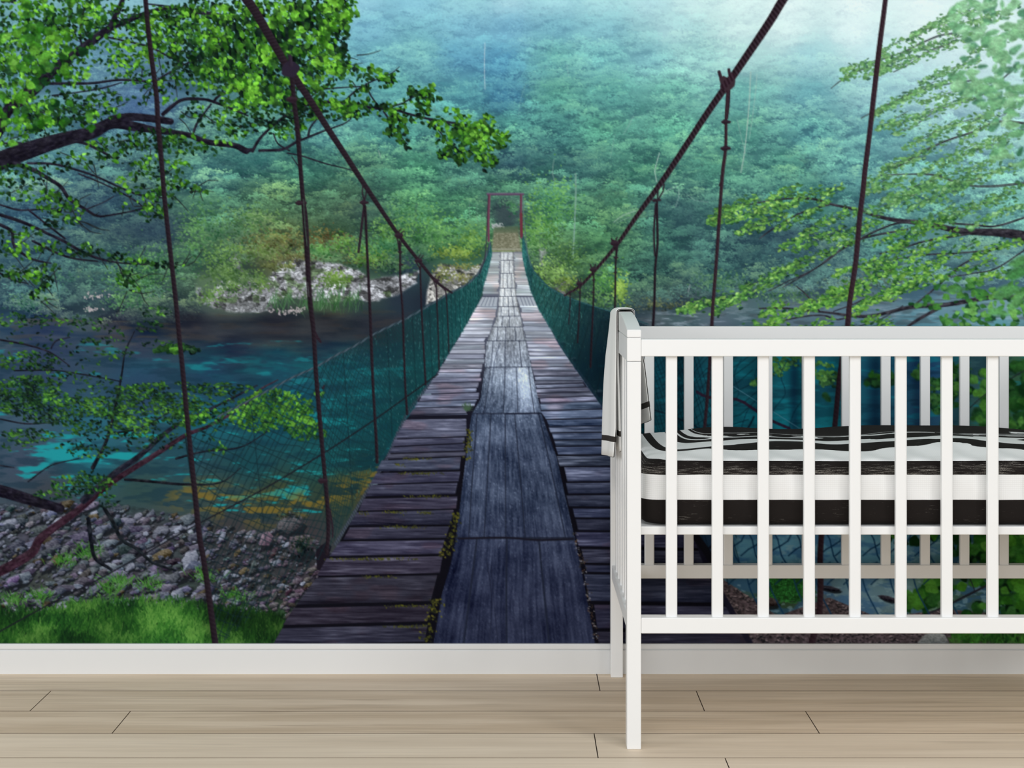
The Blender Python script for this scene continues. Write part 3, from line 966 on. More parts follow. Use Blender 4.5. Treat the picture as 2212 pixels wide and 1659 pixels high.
# stringer beside the planks on the right and the bolted cross beams
for y0, y1, w0, w1 in [(700, 890, 3, 16), (890, 1400, 16, 40)]:
    pts = [(P1(y) + w0 * .2, y) for y in (y0, y1)]
for (x, y, w, h) in [(915, 851, 30, 7), (878, 908, 24, 9), (958, 772, 22, 5), (973, 740, 15, 4), (1288, 842, 20, 6), (1235, 772, 14, 4), (1210, 738, 12, 3), (832, 1000, 12, 8), (806, 1040, 12, 8)]:
    poly([(x - w / 2, y + 2), (x + w / 2, y - 2), (x + w / 2 + 4, y + h - 2), (x - w / 2, y + h)], (104, 124, 138), DECK)
    poly([(x - w / 2, y + h), (x + w / 2 + 4, y + h - 2), (x + w / 2 + 2, y + h * 2.6), (x - w / 2 + 2, y + h * 2.6)], (26, 26, 40), DECK)
poly([(682, 1186), (704, 1170), (716, 1180), (700, 1236), (684, 1230)], (24, 20, 30), DECK)
line([(940, 815), (880, 890), (835, 990), (800, 1048), (760, 1115), (724, 1175)], 7, (60, 68, 84), DECK, alpha=.7, twist=14, pitch=6)
line([(1200, 735), (1240, 790), (1290, 860), (1320, 905)], 8, (74, 84, 112), DECK, alpha=.85, twist=10, pitch=7)

# tone of the boards along the bridge (y, side boards, middle boards)
TY = [540, 600, 650, 700, 760, 830, 900, 980, 1080, 1180, 1300, 1400]
TS = np.array([(186,190,196),(190,194,204),(188,192,206),(172,174,194),(150,152,174),(120,123,150),(94,98,126),(74,77,102),(62,62,84),(55,54,75),(50,48,67),(45,42,58)], np.float32)
TM = np.array([(188,196,202),(200,208,214),(198,207,216),(186,196,208),(162,174,192),(126,142,166),(84,99,126),(68,81,108),(58,70,96),(50,59,86),(43,50,76),(38,44,68)], np.float32)


def tone(y, T):
    return np.stack([np.interp(y, TY, T[:, k]) for k in range(3)], -1)


gH = fbm(60, 2.4, 101, 3, .6)           # grain along the side boards
gH2 = fbm(120, 14, 102, 2)
sheen = fbm(70, 60, 103, 2)
gE = fbm(26, 1.8, 104, 3, .65)


def board(x0, x1, ya0, ya1, yb0, yb1, T, cool=(1, 1, 1)):
    """a side board: left edge x0 from ya0 to yb0, right edge x1 from ya1 to yb1"""
    ym = (ya0 + yb0) / 2
    pts = [(x0(ya0), ya0), (x1(ya1), ya1), (x1(yb1), yb1), (x0(yb0), yb0)]
    c = tone(ym, T) * rng.uniform(.80, 1.10) * np.array([.97, 1.02, 1.0]) * np.array(cool) + np.array([rng.uniform(-2, 4), 0, rng.uniform(-3, 3)])
    s, m = poly(pts, c, DECK, 1.0)
    if s is None:
        return
    a = .25 + .75 * sstep(620, 900, ym)
    lum = float(c.mean())
    k = (gH[s] - .5) * lum * (1.0 if ym > 760 else .55) * a + (gH2[s] - .5) * lum * .45
    k += np.clip(gH[s] * .8 + sheen[s] * .9 - .93, 0, 1) * 200 * (.3 + .7 * sstep(1350, 800, ym))
    k += np.clip(gE[s] - .62, 0, 1) * 150 * (.35 + .65 * sstep(1350, 850, ym)) * a - np.clip(.36 - gE[s], 0, 1) * lum * 1.2 * a
    hgt = max(yb0 - ya0, 1)
    yy = (YY[s] - (ya0 + (ya1 - ya0) * .5)) / hgt
    k += 10 * sstep(.3, 0, yy) - 12 * sstep(.75, 1, yy)
    IMG[s] += (m * k)[..., None] * np.array([.97, 1., 1.08], np.float32)
    red = sstep(.60, .76, fbm_red[s])
    IMG[s] += (m * red * .35)[..., None] * (IMG[s] * np.array([1.22, .92, .86], np.float32) - IMG[s])


fbm_red = fbm(60, 26, 107, 2)
LGAP = [(1400,1392),(1357,1349),(1313,1306),(1248,1242),(1206,1201),(1170,1166),(1139,1137),(1106,1101),(1077,1072),(1048,1042),(1022,1018),(994,987),(981,975),(966,958),(949,944),(906,904),(897,893),(882,878),(868,863),(853,848),(841,838),(828,825)]
y = 828
while y > 548:
    st = np.interp(y, [545, 600, 640, 700, 760, 828], [2.6, 3.6, 4.8, 6.2, 8.5, 12]) * rng.uniform(.75, 1.3)
    y -= st
    LGAP.append((y, y - rng.uniform(-.6, 1.2)))
for (b, t) in zip(LGAP[:-1], LGAP[1:]):
    if 640 < b[0] < 661:
        continue
    g = np.interp(b[0], [545, 700, 900, 1100, 1400], [.6, 1.1, 2.4, 4.6, 8]) * rng.uniform(.7, 1.2)
    if abs(b[0] - 906) < 2: g = 9
    jl, jr = rng.normal(0, 3) * b[0] / 1200, rng.normal(0, 3) * b[0] / 1200
    board(lambda q: L0(q) + jl, lambda q: L1(q) + jr, t[0], t[1], b[0] - g, b[1] - g, TS)
RGAP = [(1400,1404),(1364,1366),(1306,1310),(1240,1245),(1220,1226),(1186,1190),(1149,1151),(1121,1124),(1098,1100),(1070,1068),(1043,1041),(1009,1008),(985,983),(965,963),(952,949),(936,934),(922,920),(907,904),(888,884),(872,867),(860,856),(850,846),(840,836),(831,828)]
y = 831
while y > 550:
    st = np.interp(y, [545, 600, 640, 700, 760, 831], [2.6, 3.6, 4.8, 6.2, 8.5, 10]) * rng.uniform(.75, 1.3)
    y -= st
    RGAP.append((y, y + rng.uniform(-1, 1)))
for (b, t) in zip(RGAP[:-1], RGAP[1:]):
    if 643 < b[0] < 662:
        continue
    g = np.interp(b[0], [545, 700, 900, 1100, 1400], [.6, 1.1, 2.4, 4.6, 10]) * rng.uniform(.7, 1.2)
    jl, jr = rng.normal(0, 3) * b[0] / 1200, rng.normal(0, 2) * b[0] / 1200
    board(lambda q: P0(q) + jl, lambda q: P1(q) + jr, t[0], t[1], b[0] - g, b[1] - g, TS, (.94, 1.02, 1.06) if b[0] > 880 else (1, 1, 1))
for (x0, x1) in ((L0, L1), (P0, P1)):                      # the two missing boards: under-planks show
    s, m = poly([(x0(640), 641), (x1(640), 641), (x1(660), 660), (x0(660), 660)], (166, 176, 188), DECK)
    for k in range(1, 5):
        f = k / 5
        line([(x0(641) * (1 - f) + x1(641) * f, 641), (x0(660) * (1 - f) + x1(660) * f, 660)], 1.4, (84, 92, 112), DECK, alpha=.8)
    line([(x0(640), 640), (x1(640), 640)], 2.2, (60, 64, 84), DECK)

# the middle runway
ys = YY[:, 0]
MID = (XX > R0(ys)[:, None]) & (XX < R1(ys)[:, None]) & deck_rows
U = (XX - R0(ys)[:, None]) / np.maximum(R1(ys) - R0(ys), 1)[:, None]
CM = tone(ys, TM)[:, None, :] * np.ones_like(IMG)
dep = 90000.0 / np.maximum(ys - 470, 20)[:, None]          # distance along the planks
fine = pnoise(U * 95, dep * .16 + 0 * U)
fine2 = pnoise(U * 46 + 7, dep * .09 + U * 3)
spot = pnoise(U * 150, dep * .5 + 31 + 0 * U)
patch = fbm(60, 44, 111, 3)
boardv = pnoise(np.floor(U * 4.3) * 7.3 + 3 + 0 * dep, np.floor(np.interp(ys, [540, 742, 793, 893, 1162, 1400], [0, 2.99, 3, 4, 5, 6]))[:, None] * 5.1 + 0 * U)
lum = CM.mean(-1)
fine3 = pnoise(XX / 2.2 + YY * .02, YY / 3.4) * .6 + pnoise(XX / 1.6, YY / 1.8 + 50) * .4
lo = sstep(840, 1000, YY)
k = (fine - .5) * lum * (.18 + .34 * lo) + (fine2 - .5) * lum * .34 + (fine3 - .5) * lum * (.62 - .2 * lo) * (.5 + .5 * sstep(690, 820, YY)) + (patch - .5) * lum * (.34 + .46 * sstep(690, 830, YY)) + (boardv - .5) * lum * .34
k += np.clip(spot * .7 + fine3 * .9 - 1.08, 0, 1) * 170 * (.35 + .65 * sstep(1400, 900, YY))
k += np.exp(-((XX - 1130) / 34) ** 2 - ((YY - 830) / 46) ** 2) * 46 + np.exp(-((XX - 1085) / 40) ** 2 - ((YY - 830) / 60) ** 2) * 22
k -= sstep(.16, .0, U) * lum * .28 + sstep(.9, 1., U) * lum * .3
CM += k[..., None] * np.array([.95, 1., 1.06], np.float32)
IMG[MID] = np.clip(CM, 6, 240)[MID]
# seams between the runway planks
DK = (30, 36, 54)
for seg, cols in [
 ((1162, 1400), [(1030, 1000), (1094, 1094), (1163, 1187)]), ((893, 1162), [(1060, 1045), (1091, 1092), (1111, 1134), (1163, 1221), (1030, 1012)]),
 ((793, 893), [(1059, 1044), (1091, 1087), (1115, 1118), (1141, 1154)]), ((736, 793), [(1065, 1059), (1091, 1091), (1121, 1126)]),
 ((706, 736), [(1075, 1072), (1092, 1091), (1112, 1114)]), ((683, 706), [(1086, 1084), (1101, 1100)]), ((662, 683), [(1083, 1081), (1099, 1099), (1110, 1111)]),
 ((640, 662), [(1087, 1086), (1097, 1097), (1107, 1109)]), ((622, 640), [(1090, 1090), (1103, 1104)]), ((590, 622), [(1086, 1086), (1095, 1096), (1104, 1105)]), ((562, 590), [(1089, 1088), (1100, 1100)]), ((545, 562), [(1087, 1087), (1097, 1097)])]:
    w = np.interp(seg[1], [560, 800, 1160, 1400], [.9, 1.5, 2.4, 4.2])
    for (a, b) in cols:
        line([(a, seg[0]), ((a + b) / 2 + rng.normal(0, .7), sum(seg) / 2), (b, seg[1])], w, DK, DECK, alpha=.85)
    line([(R0(seg[0]), seg[0]), (R1(seg[0]), seg[0] - .4)], w, DK, DECK, alpha=.8)
line([(1060, 862), (1064, 780 + 30), (1070, 770), (1080, 742)], 1.6, (60, 70, 96), DECK, alpha=.7)
line([(1056, 1392), (1062, 1300), (1052, 1215)], 1.8, (26, 30, 50), DECK, alpha=.7); line([(1075, 1392), (1066, 1290), (1060, 1220)], 1.6, (26, 30, 50), DECK, alpha=.6)
line([(1092, 893), (1120, 893), (1150, 892), (1166, 892)], 3.0, (22, 26, 44), DECK); line([(990, 1163), (1090, 1161), (1160, 1166), (1238, 1164)], 4.5, (26, 26, 38), DECK)
# moss and grass in the joints
for _ in range(420):
    y = rng.uniform(880, 1395)
    x = L1(y) + rng.normal(7, 3 + (y - 880) * .012)
    mo = pnoise(np.array([3.]), np.array([y / 36.]))[0]
    if mo < .46: continue
    c = ramp(np.array([rng.random()]), [(32, 36, 28), (52, 56, 26), (84, 86, 30), (112, 108, 44)])[0]
    leaf(x, y, rng.uniform(3, 8) * y / 1150, 4, rng.random() * 3, c, DECK, alpha=.85)
for (x0, x1, y) in [(867, 935, 991), (852, 880, 1003), (845, 960, 1022), (870, 978, 1072), (775, 800, 1108), (818, 884, 1106), (905, 950, 1107), (820, 920, 1138), (780, 855, 1246), (830, 925, 1309), (820, 925, 1353), (700, 900, 1207)]:
    for _ in range(int((x1 - x0) * .55)):
        c = ramp(np.array([rng.random()]), [(34, 36, 28), (62, 66, 26), (100, 104, 30)])[0]
        leaf(rng.uniform(x0, x1) if rng.random() < .3 else x0 + (x1 - x0) * (.5 + .2 * rng.standard_normal()), y + rng.normal(0, 1.5), rng.uniform(2, 6), 2.4, rng.random() * 3, c, DECK, alpha=.8)
for _ in range(120):
    y = rng.uniform(1150, 1395)
    x = (R1(y) + P0(y)) / 2 + rng.normal(0, 4)
    leaf(x, y, rng.uniform(2, 6), 2.5, rng.random() * 3, rng.choice([(150, 150, 160), (92, 70, 56), (60, 56, 50)]), DECK, alpha=.8)
for (x, y) in [(1007, 888), (1012, 886)]:
    for _ in range(20):
        a = rng.normal(0, .6)
        line([(x, y), (x + math.sin(a) * 14, y - math.cos(a) * rng.uniform(6, 22))], 1.1, (66, 92, 70), DECK, alpha=.8)
# the boards end, dark edge of the deck at lower right
line([(1502, 1154), (1535, 1240), (1580, 1320), (1626, 1400)], 12, (28, 27, 44), DECK, alpha=.9)
# ---------------------------------------------------------------- leaves behind the ropes
GREEN = [(10, 28, 22), (22, 52, 26), (40, 84, 30), (66, 124, 36), (110, 178, 58)]
DEEP = [(12, 28, 26), (19, 44, 30), (30, 64, 34), (46, 90, 38), (80, 136, 50)]
FRESH = [(34, 66, 50), (52, 96, 56), (74, 126, 62), (100, 156, 74), (146, 192, 100)]
MISTY = [(52, 92, 72), (68, 118, 74), (84, 138, 80), (108, 160, 94), (142, 190, 138)]
BARK = (26, 24, 36)

# lower left shrub over the river
SHB = [
 ([(-260,1000,34),(-100,1040,30),(0,1060,26),(60,1078,24),(130,1098,18)],(24,22,34)),([(-260,1330,26),(-60,1260,22),(60,1200,20),(90,1160,18),(170,1100,15),(240,1042,13),(330,985,11),(400,940,9),(450,920,7),(520,880,6),(560,842,4),(600,820,2)],(48,30,42)),
 ([(180,1080,16),(250,1020,13),(300,985,12),(370,925,9),(430,895,6),(500,860,5),(555,832,3)],(30,32,44)),([(200,1010,9),(230,950,7),(248,880,6),(262,810,4),(270,760,3),(290,715,2)],(22,24,32)),
 ([(270,1035,6),(330,1040,6),(400,1046,5),(475,1042,3),(520,1010,2)],(22,24,32)),([(250,935,4),(300,925,4),(340,905,3),(400,868,2)],(22,26,34)),([(380,990,5),(440,975,4),(520,965,3),(580,930,2)],(26,26,36)),
 ([(225,1098,8),(245,1130,8),(262,1165,8),(295,1185,7),(330,1215,6),(380,1232,4)],(24,30,36)),([(190,1120,9),(196,1165,9),(205,1205,8),(240,1230,6)],(18,22,30)),
 ([(-20,730,4),(60,745,4),(110,762,3),(150,790,2)],(26,26,36)),([(110,752,3),(120,736,3),(150,728,2)],(26,26,36)),([(0,905,3),(60,915,3),(130,910,2)],(26,26,36)),
 ([(0,1005,3),(30,1010,2)],(30,30,40)),([(60,1040,3),(110,1005,3),(170,990,2)],(26,28,38)),([(30,800,3),(120,800,3),(200,812,3),(262,824,2)],(24,26,36))]
SB = [(i, c) for i, c in enumerate(SHB)]
for pts, c in SHB:
    line(pts, 1, c, SHRUB_L, bark=14, step=7)
foliage([(60,780,70,22,.8),(30,690,40,16,.5),(120,690,70,14,.4),(200,700,40,14,.5),(210,735,40,10,.5),(330,672,40,12,.5),(320,705,30,14,.5),(250,765,40,10,.5),(60,835,70,24,1.3),(40,870,50,26,1.2),
         (130,870,70,20,1.1),(300,850,60,22,1),(230,880,60,24,1.1),(120,900,60,16,.8),(330,835,36,8,.9),(380,870,60,22,1),(480,840,70,14,.8),(60,940,60,16,.9),(180,925,40,16,.6),(280,920,60,22,.9),
         (160,965,40,8,.3),(200,975,60,14,.4),(180,1045,70,22,.9),(120,1068,50,10,.7),(400,900,50,20,.8),(330,945,50,12,.5),(230,1080,30,16,.5),(190,1030,30,14,.8),(350,745,60,10,.35),(30,965,40,8,.5),(150,860,170,60,.30),(380,870,150,46,.34),(150,740,140,60,.10),(300,930,180,44,.22),(-120,820,110,70,.6),(-130,1000,100,40,.4)],
        4300, (5, 11.5), DEEP, .15, .6, SHRUB_L, 1.8, .8, .46)
foliage([(430,905,30,12),(600,880,80,40,1),(560,905,50,30),(640,905,40,34),(655,925,34,26),(560,870,50,16),(690,850,14,6,1.4),(490,900,60,22,.5),(470,970,20,16,.5),(680,935,26,12)],
        900, (6, 12), [(22, 54, 34), (40, 86, 38), (66, 120, 42), (96, 156, 52)], .2, .8, SHRUB_L, 1.3, .7, .6)
foliage([(380,755,50,8),(390,752,40,8)], 60, (10, 17), DEEP, -.2, .4, SHRUB_L, 1.3)

# overhanging tree at upper left
LIMBS = [
 [(-260,470,54),(-60,378,44),(0,347,40),(76,319,36),(142,299,30),(198,286,27),(240,266,24),(291,273,20),(337,281,14),(405,291,11),(446,306,12),(506,314,12),(532,326,13),(545,322,5)],
 [(240,258,18),(280,252,17),(330,256,16),(368,262,14)],[(352,246,9),(375,226,8),(398,214,7),(440,214,6),(462,220,6),(500,234,5),(535,250,3)],[(462,218,6),(475,205,5),(520,190,3)],[(455,225,4),(440,245,4),(424,268,5),(418,285,5)],
 [(-150,430,30),(-40,330,24),(0,278,22),(15,240,24),(51,210,26),(83,182,26),(101,162,24),(140,130,20),(175,106,19),(215,76,17),(240,58,15),(278,43,11),(310,30,10),(329,23,8),(370,17,6),(430,28,5),(490,35,4),(540,45,2)],
 [(238,58,13),(256,20,11),(268,-10,10)],[(100,180,6),(150,180,6),(200,179,5),(260,172,5),(330,175,4),(350,165,4),(400,138,4),(450,110,3),(500,80,3),(540,62,2)],
 [(112,206,3),(160,200,3),(220,190,3),(262,178,2)],[(232,80,4),(270,88,4),(320,100,4),(355,117,4),(385,132,3),(420,150,3)],[(176,106,4),(173,60,4),(182,15,3)],[(0,-10,16),(28,0,13)],[(318,8,3),(400,18,4),(480,32,4),(520,40,3)],
 [(545,326,7),(560,300,6),(590,270,6),(620,248,7),(655,228,7),(700,220,7),(750,222,6),(800,232,6),(850,236,6),(880,245,5),(925,256,5),(985,266,4),(1035,274,3),(1060,290,2)],
 [(560,325,6),(610,322,6),(640,306,6),(665,296,5),(700,282,4),(740,268,3),(758,256,2)],[(665,296,5),(670,275,4),(690,250,3),(702,236,2)],[(740,222,4),(765,198,4),(790,182,3),(815,170,3),(845,158,2),(862,144,1.5)],
 [(790,180,3),(800,205,3),(812,222,3)],[(845,230,4),(870,222,3),(890,210,3),(905,205,2)],[(880,205,2),(880,190,2)],[(828,240,4),(845,265,3),(862,290,2),(880,312,2)],[(925,256,3),(945,278,3),(965,305,2)],
 [(960,262,3),(990,280,2),(1010,300,2)],[(620,330,3),(650,336,3),(700,352,3),(740,362,2),(775,372,2)],[(630,338,2),(645,360,2)],[(590,288,3),(600,310,3),(625,325,3)],[(670,210,3),(690,195,3),(720,190,3),(780,186,2)],[(705,190,2),(720,165,2)],
 [(30,352,10),(75,368,9),(98,382,8),(130,402,8),(150,430,7),(185,452,6),(210,466,5),(240,464,4),(300,452,3),(330,442,2)],[(150,302,7),(190,312,6),(236,336,5),(244,342,2)],[(60,352,5),(120,355,5),(200,378,4),(260,405,4),(300,420,4),(352,427,3)],[(170,375,3),(230,400,3),(290,432,3),(310,448,2)],
 [(-20,460,8),(0,464,7),(50,480,7),(100,503,6),(140,522,6),(180,545,6),(220,560,5),(265,568,3),(320,570,2)],[(0,442,4),(40,453,4),(80,452,3),(120,450,2)],[(60,452,4),(95,480,4),(140,515,4)],[(0,485,7),(25,500,7),(30,530,6),(60,555,5),(90,565,4),(110,568,2)],
 [(70,520,5),(120,545,5),(160,558,4),(210,564,3)],[(250,565,3),(270,590,2)],[(0,590,4),(30,605,3),(60,612,2)],[(185,452,3),(220,438,2),(245,424,2)],[(280,300,2),(240,310,2)],[(0,310,4),(40,308,4),(70,312,4)]]
LEAFZ = [
 (40,40,90,50,1.1),(140,40,90,46,1.2),(60,110,90,50,1.2),(130,90,70,40,.8),(30,170,60,50,1.1),(120,150,80,36,.9),(60,240,70,40,1),(130,245,80,30,.9),(200,220,70,30,.6),(220,240,50,18,.5),(20,300,40,16,.7),
 (60,275,60,24,.9),(160,270,50,16,.6),(220,30,60,34,.9),(330,50,60,40,1),(380,60,70,50,1.3),(440,40,80,44,1.3),(500,60,60,60,1.4),(480,120,70,60,1.6),(420,120,60,44,1.3),(360,110,50,36,1),(280,120,50,24,1),
 (330,165,60,24,.7),(270,145,40,20,1),(330,215,50,12,.4),(540,150,60,60,1.5),(530,210,60,34,1.2),(470,170,60,34,1.2),(460,260,60,14,.5),(510,255,60,40,1.1),(430,245,40,16,.5),(500,300,40,10,.5),
 (600,40,80,50,1.6),(660,60,80,56,1.7),(700,30,60,44,1.9),(740,20,36,30,1.5),(720,80,36,44,1.4),(600,110,60,44,1.4),(560,60,50,50,1.3),(650,130,60,40,1.4),(720,130,40,30,1.4),(745,150,30,20,1.3),(690,160,50,26,1.1),
 (640,200,60,40,1.3),(600,240,60,40,1.3),(660,240,40,22,1.1),(570,190,50,36,1.3),(700,195,40,14,.7),(620,280,40,24,1.1),(640,270,24,18,.9),(770,180,22,8,.6),
 (320,300,80,24,1),(400,310,70,22,1),(280,330,70,24,1),(220,310,40,14,.6),(180,345,60,20,.8),(130,350,50,20,.9),(40,380,70,26,1.1),(60,420,60,14,.6),(350,360,70,18,.8),(330,390,80,20,1.1),(400,400,50,12,.9),(300,410,60,16,.8),
 (430,412,22,8,.8),(340,430,40,24,1.2),(330,460,26,20,1.3),(290,445,26,10,.8),(120,440,50,20,1.3),(150,460,34,16,1.3),(130,480,36,16,1.2),(110,420,30,14,1),(170,475,14,8,1.2),
 (40,500,60,14,1),(30,540,50,24,1.2),(90,530,50,14,1),(160,540,60,14,1.2),(200,535,30,12,1.2),(260,555,40,10,1.3),(300,565,40,8,1),(20,590,40,18,1.2),(60,595,40,18,1.2),(100,580,30,12,1.1),(90,610,26,22,1.4),(80,640,16,14,1.4),(96,652,10,8,1.2),
 (275,600,24,18,1.9),(270,592,18,10,1.5),(290,622,14,8,1.5),(355,572,34,8,1.3),(390,575,14,5,1.2),(40,-60,120,60,1),(250,-60,150,60,1),(500,-60,150,60,1.2),(690,-50,80,50,1.4),(-120,60,110,90,1),(-120,220,110,90,1),(-120,420,110,80,.9),(-130,560,90,60,.8),(-200,-120,90,80,1),(100,-150,150,60,.9),(400,-150,150,60,.9),(620,-140,120,60,.8)]
back = [z for z in LEAFZ if z[1] < 330] + [(240,90,70,50,.8),(260,200,70,40,.5),(380,190,70,40,.7),(300,60,90,50,.9),(170,60,80,50,1),(90,200,90,70,1),(420,330,70,30,.5)]
foliage(back, 4200, (6, 12), [(14, 36, 28), (22, 54, 34), (32, 76, 40), (46, 98, 46)], .5, 1.0, TREE_L, 1.8, .6)
for L in LIMBS:
    line(L, 1, BARK, TREE_L, bark=13, step=7)
for k in range(150):                                # small twigs
    z = LEAFZ[rng.integers(len(LEAFZ) - 10)]
    x, y = z[0] + rng.normal(0, z[2] * .5), z[1] + rng.normal(0, z[3] * .5)
    a, L = rng.normal(.3, .8), rng.uniform(20, 60)
    line([(x, y, 2.2), (x + math.cos(a) * L * .5, y + math.sin(a) * L * .5 + rng.normal(0, 4), 1.8), (x + math.cos(a) * L, y + math.sin(a) * L, 1.2)], 1, (30, 34, 36), TREE_L)
foliage(LEAFZ + [(240,110,60,34,.5),(290,70,50,40,.6),(380,190,50,24,.6),(180,200,50,30,.7)], 9000, (6.5, 14), GREEN, .6, .95, TREE_L, 1.4, .95)
foliage([z for z in LEAFZ if 470 < z[0] < 780 and z[1] < 210], 520, (12, 22), GREEN, 1.2, .45, TREE_L, 1.3, .8)
foliage([z for z in LEAFZ if z[0] < 180 and z[1] < 320], 330, (12, 24), [(20, 56, 30), (40, 94, 30), (70, 130, 40), (104, 166, 62)], .5, 1.0, TREE_L, 4.5, .8, .8)
for L, n, wd in [(LIMBS[13], 240, 12), (LIMBS[16], 60, 10), (LIMBS[18], 46, 9)]:
    spray(L[3:] if L is LIMBS[13] else L, n // 3, wd, (7, 13), GREEN, TREE_L, hang=4)
foliage([(795,160,22,14,1.4),(810,150,16,10,1.2),(838,168,22,10,1.5),(830,180,20,10,1),(790,195,12,22,.8),(775,225,30,18,.7),(760,235,40,20,.9),(730,235,40,26,.8),(700,225,40,14,.8),(825,225,26,8,.8),(845,250,22,14,1),(852,268,20,20,1.1),(868,290,18,20,1.3),(877,315,10,8,1.3),
         (872,262,26,10,.8),(835,290,10,8,1),(905,200,24,14,1.4),(925,188,16,10,1.4),(915,222,16,24,1.4),(930,205,10,18,1.2),(890,190,8,8,1.2),(945,212,6,5,1),(915,240,16,10,.7),(975,240,18,10,1),(1000,255,22,10,1.1),(945,272,20,12,1),
         (960,300,24,16,1.1),(985,300,30,22,1.1),(1010,285,30,24,1.2),(1030,290,30,30,1.6),(1055,262,16,18,1.5),(1062,300,22,24,1.6),(1088,302,14,20,1.5),(1040,330,22,26,1.5),(1060,350,14,14,1.3),(965,330,22,14,1.3),(990,345,16,12,1.2),(1005,325,22,16,1),(1048,362,8,8,1.2),(980,280,30,10,.8)],
        900, (8, 15), GREEN, 1.0, .8, TREE_L, 1.2, .5)

texture([TREE_L, SHRUB_L], .30, 13, 10, 201)
texture([TREE_L, SHRUB_L], .22, 4, 3, 203)
# tree hanging in from the right
RL = [
 [(2240,270,5),(2160,262,5),(2100,285,4),(2040,305,4),(1990,330,3),(1940,358,3),(1900,372,2)],[(2100,70,4),(2040,74,4),(2000,88,4),(1950,112,3),(1905,128,3),(1880,140,3),(1840,158,3),(1810,178,2),(1795,190,1.5)],[(2050,95,3),(2010,108,3),(1960,140,2),(1930,155,2)],
 [(2110,172,3),(2040,182,3),(1990,195,3),(1950,212,3),(1915,226,3),(1890,238,2),(1860,255,2)],[(2200,140,3),(2120,205,3),(2060,225,3),(2020,240,2),(1980,268,2)],[(2212,395,5),(2140,402,5),(2080,398,4),(2020,378,4),(1960,376,3),(1900,378,2)],
 [(2260,530,26),(2212,510,22),(2160,502,18),(2100,500,14),(2060,496,13),(2000,482,11),(1940,476,9),(1900,468,7),(1880,462,6),(1850,452,6),(1800,442,5),(1760,430,5),(1710,428,4),(1650,435,3),(1600,445,2)],
 [(1790,442,4),(1740,455,4),(1700,475,3),(1660,500,3),(1640,515,2)],[(2010,488,4),(1950,480,4),(1900,495,4),(1850,520,4),(1800,550,3),(1760,580,3),(1700,608,2),(1660,628,2)],[(1960,495,4),(1880,510,4),(1830,528,4),(1790,560,3),(1740,592,3),(1690,620,2)],
 [(2120,500,5),(2060,510,4),(2000,520,4),(1950,535,3),(1900,548,3)],[(2212,470,4),(2150,488,4),(2100,485,4),(2050,482,3)],[(2260,620,14),(2212,640,12),(2140,642,10),(2090,650,10),(2040,658,9),(2000,660,8),(1960,664,8),(1920,674,7),(1880,682,7),(1840,682,6),(1800,676,5),(1740,670,4),(1690,665,4),(1640,666,3)],
 [(1840,680,4),(1810,690,3),(1770,680,3),(1700,690,3),(1650,706,3)],[(1970,662,4),(2010,630,4),(2040,604,4),(2080,570,4),(2130,545,3),(2170,530,3)],[(2030,664,7),(2000,680,7),(1970,698,6),(1955,710,5)],[(2140,540,3),(2060,547,3),(2000,550,3),(1930,560,2)],
 [(1770,672,3),(1740,635,3),(1720,618,2)],[(1930,650,3),(1880,642,3),(1840,658,3),(1800,672,2)],[(1950,660,2),(1900,690,2),(1850,705,2)],[(2212,540,3),(2150,580,3),(2100,590,2),(2040,600,2)]]
for L in RL:
    line(L, 1, (48, 46, 54), TREE_R, bark=22, step=8)
for L in RL[1:6]:
    line(L, .9, (78, 100, 96), TREE_R, alpha=.5)
def fans(items, stops, lab, size, soft, ang=-.38):
    """(x, y, length, n): drooping leafy twigs that run down to the left"""
    for (x, y, ln, n) in items:
        a = ang + rng.normal(0, .1)
        ln = ln * rng.uniform(.85, 1.15)
        P = [(x, y), (x - ln * .5 * math.cos(a), y - ln * .5 * math.sin(a) + rng.normal(0, 3)), (x - ln * math.cos(a), y - ln * math.sin(a) + 4)]
        line(P, 1.6, (60, 70, 64), lab, alpha=.8)
        spray(P, int(n * 1.65), 7.5, (size[0] * .72, size[1] * .78), stops, lab, hang=2, soft=soft, ang=-.25, spread=.42, flat=.46)


fans([(2110,70,150,60),(2060,90,160,66),(2000,88,150,60),(1930,118,130,60),(1880,145,80,34),(2060,50,110,46),(2110,20,130,60),(2160,30,130,60),(2200,10,100,50),(2212,60,120,50),(1990,75,90,40),(1950,120,70,36)], MISTY, TREE_R, (8, 15), 1.5)
fans([(2120,130,150,60),(2080,160,160,70),(2020,175,150,64),(1970,200,90,44),(2140,180,150,64),(2100,205,150,64),(2030,230,130,56),(1960,240,90,30),(2200,200,150,64),(2200,230,140,50),(2150,250,150,50),(2060,262,110,50),(1985,270,60,20),
      (2212,280,140,60),(2180,300,150,60),(2110,310,150,60),(2050,300,130,56),(2000,335,100,40),(2160,335,170,70),(2212,350,170,70),(2100,360,150,56),(1960,350,90,36)], MISTY, TREE_R, (8, 15), 1.6)
fans([(2212,400,190,80),(2120,385,170,70),(2040,372,140,60),(1960,376,80,40),(1920,384,60,34),(2080,405,150,60),(2000,410,120,50),(2150,430,170,60),(2212,440,150,60),(2060,440,130,50),(1930,440,90,30),(1990,395,90,46)], MISTY, TREE_R, (9, 16), 1.4)
